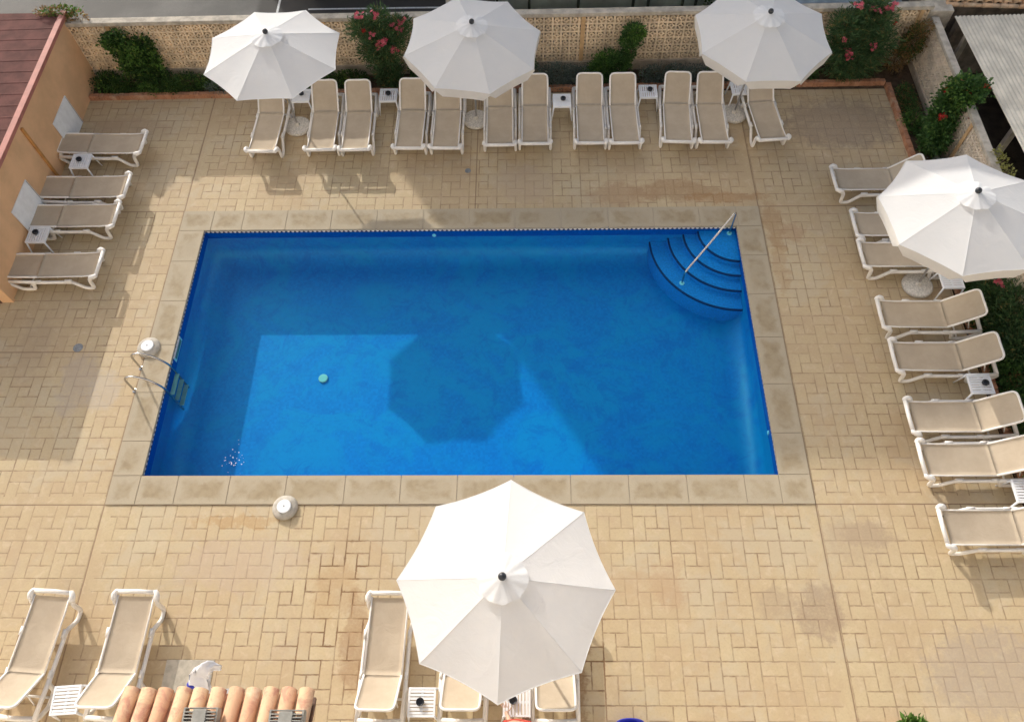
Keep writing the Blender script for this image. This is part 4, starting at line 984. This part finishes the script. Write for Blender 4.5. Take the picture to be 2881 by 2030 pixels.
# apartment block whose shade crosses the pool (outside the picture, stands across the lane)
t=empty('apartment_building',(-6.03,24,0)); tag(t,'tall pale apartment block across the lane','building')
AW,AD,AH=44,9,11.75
m=MB(); m.box(0,AW,0,AD,0,AH); m.build('wall',M['render_wall'],t)
m=MB(); m.box(.05,AW-.05,.05,AD-.05,AH+.001,AH+.03); m.build('roof',M['capstone'],t)
for fl in range(4):
    for k in range(10):
        x=1.5+k*4.3; z=.9+fl*2.85; m=MB(); m.box(x,x+1.5,-.03,-.002,z,z+1.5); w_=m.build('window',M['whitewall'],t); m=MB(); m.box(x+.08,x+1.42,-.045,-.031,z+.08,z+1.42); m.build('pane',M['glass'],w_)

# hotel whose balcony the picture is taken from : its sunlit front throws light back on the terrace
t=empty('hotel',(-14,-7.2,0)); tag(t,'pale hotel block with balconies rising behind the near loungers','building')
m=MB(); m.box(0,42,-10,0,0,24); m.build('wall',M['hotel_wall'],t)
for fl in range(7):
    z=3.0+fl*3.0+ (.1)
    m=MB(); m.box(.5,41.5,.001,.95,z,z+.16); m.build('balcony',M['hotel_wall'],t)
    m=MB()
    for q in (.35,.65,.95): m.tube([(.55,.92,z+.16+q),(41.45,.92,z+.16+q)],.02,6)
    m.build('railing',M['pole'],t)
    for k in range(9):
        x=1.6+k*4.5; m=MB(); m.box(x,x+2.0,.002,.03,z+.161,z+2.4); w_=m.build('window',M['whitewall'],t); m=MB(); m.box(x+.08,x+1.92,.031,.045,z+.26,z+2.3); m.build('pane',M['glass'],w_)

# ------------------------------------------------------------------ person at the bottom edge
def person():
    t=empty('person',(7.03,-4.165,0)); tag(t,'person in a red top kneeling below the near parasol, reaching a hand to the table','person')
    def skin(name,joints,edges,mat,root=0,sub=2,parent=None):
        me=bpy.data.meshes.new(name); me.from_pydata([j[0] for j in joints],edges,[]); o=bpy.data.objects.new(name,me); col.objects.link(o); o.parent=parent or t
        s=o.modifiers.new('skin','SKIN'); s.use_smooth_shade=True
        for i,j in enumerate(joints):
            q=me.skin_vertices[0].data[i]; q.radius=(j[1],j[1]) if not isinstance(j[1],tuple) else j[1]; q.use_root=(i==root)
        b=o.modifiers.new('sub','SUBSURF'); b.levels=sub; b.render_levels=sub; me.materials.append(mat); return o
    # local y+ is towards the pool; seated on a low stool
    J=[((0,-.06,.40),(.15,.11)),((0,-.08,.58),(.13,.095)),((0,-.08,.78),(.155,.10)),((0,-.08,.90),(.09,.07)),((0,-.13,.965),.052),((0,-.19,1.03),(.07,.08)),((0,-.215,1.12),(.075,.09)),
       ((-.20,-.05,.87),.055),((-.11,.0,.63),.043),((-.14,.085,.525),.034),((-.16,.125,.51),.029),
       ((.20,-.06,.87),.055),((.27,-.14,.62),.043),((.21,-.09,.42),.032),((.19,-.05,.36),.026),
       ((-.11,-.04,.38),.085),((-.14,.13,.10),.06),((-.13,-.2,.07),.042),((-.13,-.33,.045),.033),
       ((.11,-.04,.38),.085),((.14,.13,.10),.06),((.13,-.2,.07),.042),((.13,-.33,.045),.033),
       ((-.178,.17,.50),(.042,.02)),((.18,.0,.33),(.036,.018))]
    E=[(0,1),(1,2),(2,3),(3,4),(4,5),(5,6),(2,7),(7,8),(8,9),(9,10),(2,11),(11,12),(12,13),(13,14),(0,15),(15,16),(16,17),(17,18),(0,19),(19,20),(20,21),(21,22),(10,23),(14,24)]
    body=skin('body',J,E,M['skin'])
    # fingers, each its own short chain rooted in the palm
    def hand(c,flip,nm,q):
        c=Vector(c)
        for k,(dx,l) in enumerate(((-.03,.062),(-.011,.075),(.009,.072),(.028,.056))):
            a=c+Vector((dx*.9,.02,0))*q; b=a+Vector((dx*.6-.006,l*.45,.006))*q; d=b+Vector((dx*.35-.008,l*.35,-.008))*q; e=d+Vector((-.006,l*.22,-.012))*q
            skin('finger',[(tuple(a),.0095),(tuple(b),.0088),(tuple(d),.008),(tuple(e),.0065)],[(0,1),(1,2),(2,3)],M['skin'],sub=1,parent=body)
        a=c+Vector((.03*flip,-.02,0))*q; b=a+Vector((.028*flip,.018,-.004))*q; e=b+Vector((.010*flip,.028,-.008))*q
        skin('thumb',[(tuple(a),.011),(tuple(b),.0098),(tuple(e),.008)],[(0,1),(1,2)],M['skin'],sub=1,parent=body)
    hand((-.182,.19,.498),1,'l',1.25); hand((.178,.012,.325),-1,'r',1.0)
    # red top with short sleeves
    T=[((0,-.06,.38),(.165,.125)),((0,-.08,.58),(.15,.11)),((0,-.08,.78),(.175,.115)),((0,-.08,.89),(.09,.075)),((-.20,-.045,.865),.066),((-.165,-.02,.755),.060),((.20,-.055,.865),.066),((.24,-.085,.74),.060)]
    skin('shirt',T,[(0,1),(1,2),(2,3),(2,4),(4,5),(2,6),(6,7)],M['redcloth'])
    m=MB(); m.ball((0,-.235,1.15),.108,16,12,(.85,1.0,1.0)); m.build('hair',M['hair'],t,smooth=True)
    m=MB(); m.tube([(0,-.115,1.07),(0,-.10,1.04)],[.012,.018],8)
    for s in (-1,1): m.ball((.032*s,-.13,1.085),.013,8,6); m.ball((.082*s,-.215,1.07),.022,8,6,(.4,.8,1.2))
    m.tube([(-.025,-.125,1.005),(.025,-.125,1.005)],.007,6); m.build('face',M['skin'],t,smooth=True)
person()

# ------------------------------------------------------------------ camera, light
cam=bpy.data.cameras.new('camera'); co=bpy.data.objects.new('camera',cam); col.objects.link(co)
cam.sensor_width=36; cam.lens=27.2023; cam.clip_end=1000; cam.clip_start=.05
co.location=(7.22172,-5.1113,13.5); co.rotation_mode='XYZ'; co.rotation_euler=(.510023795,.0204969,.0057319)
scene.camera=co
sd=Vector((-.53,.85,.42)).normalized(); el=math.asin(sd.z)
w=bpy.data.worlds.new('World'); scene.world=w; w.use_nodes=True; nt=w.node_tree; nt.nodes.clear()
sky=nt.nodes.new('ShaderNodeTexSky'); sky.sky_type='NISHITA'; sky.sun_disc=False; sky.sun_elevation=el; sky.sun_rotation=math.atan2(sd.x,sd.y)
sky.air_density=1.0; sky.dust_density=3.0; sky.ozone_density=1.0
bg=nt.nodes.new('ShaderNodeBackground'); bg.inputs[1].default_value=.15; ow=nt.nodes.new('ShaderNodeOutputWorld')
bw=nt.nodes.new('ShaderNodeRGBToBW'); mxs=nt.nodes.new('ShaderNodeMix'); mxs.data_type='RGBA'; mxs.inputs[0].default_value=.42; nt.links.new(sky.outputs[0],bw.inputs[0]); nt.links.new(sky.outputs[0],mxs.inputs[6]); nt.links.new(bw.outputs[0],mxs.inputs[7]); nt.links.new(mxs.outputs[2],bg.inputs[0])   # hazy, milky sky
nt.links.new(bg.outputs[0],ow.inputs[0])
su=bpy.data.lights.new('sun','SUN'); su.energy=2.0; su.angle=R(.55); su.color=(1,.95,.86); so=bpy.data.objects.new('sun',su); col.objects.link(so)
so.rotation_euler=(-sd).to_track_quat('-Z','Y').to_euler()
vs=scene.view_settings; vs.view_transform='Standard'; vs.look='None'; vs.exposure=.82; vs.gamma=1
scene.cycles.max_bounces=8; scene.cycles.transparent_max_bounces=12
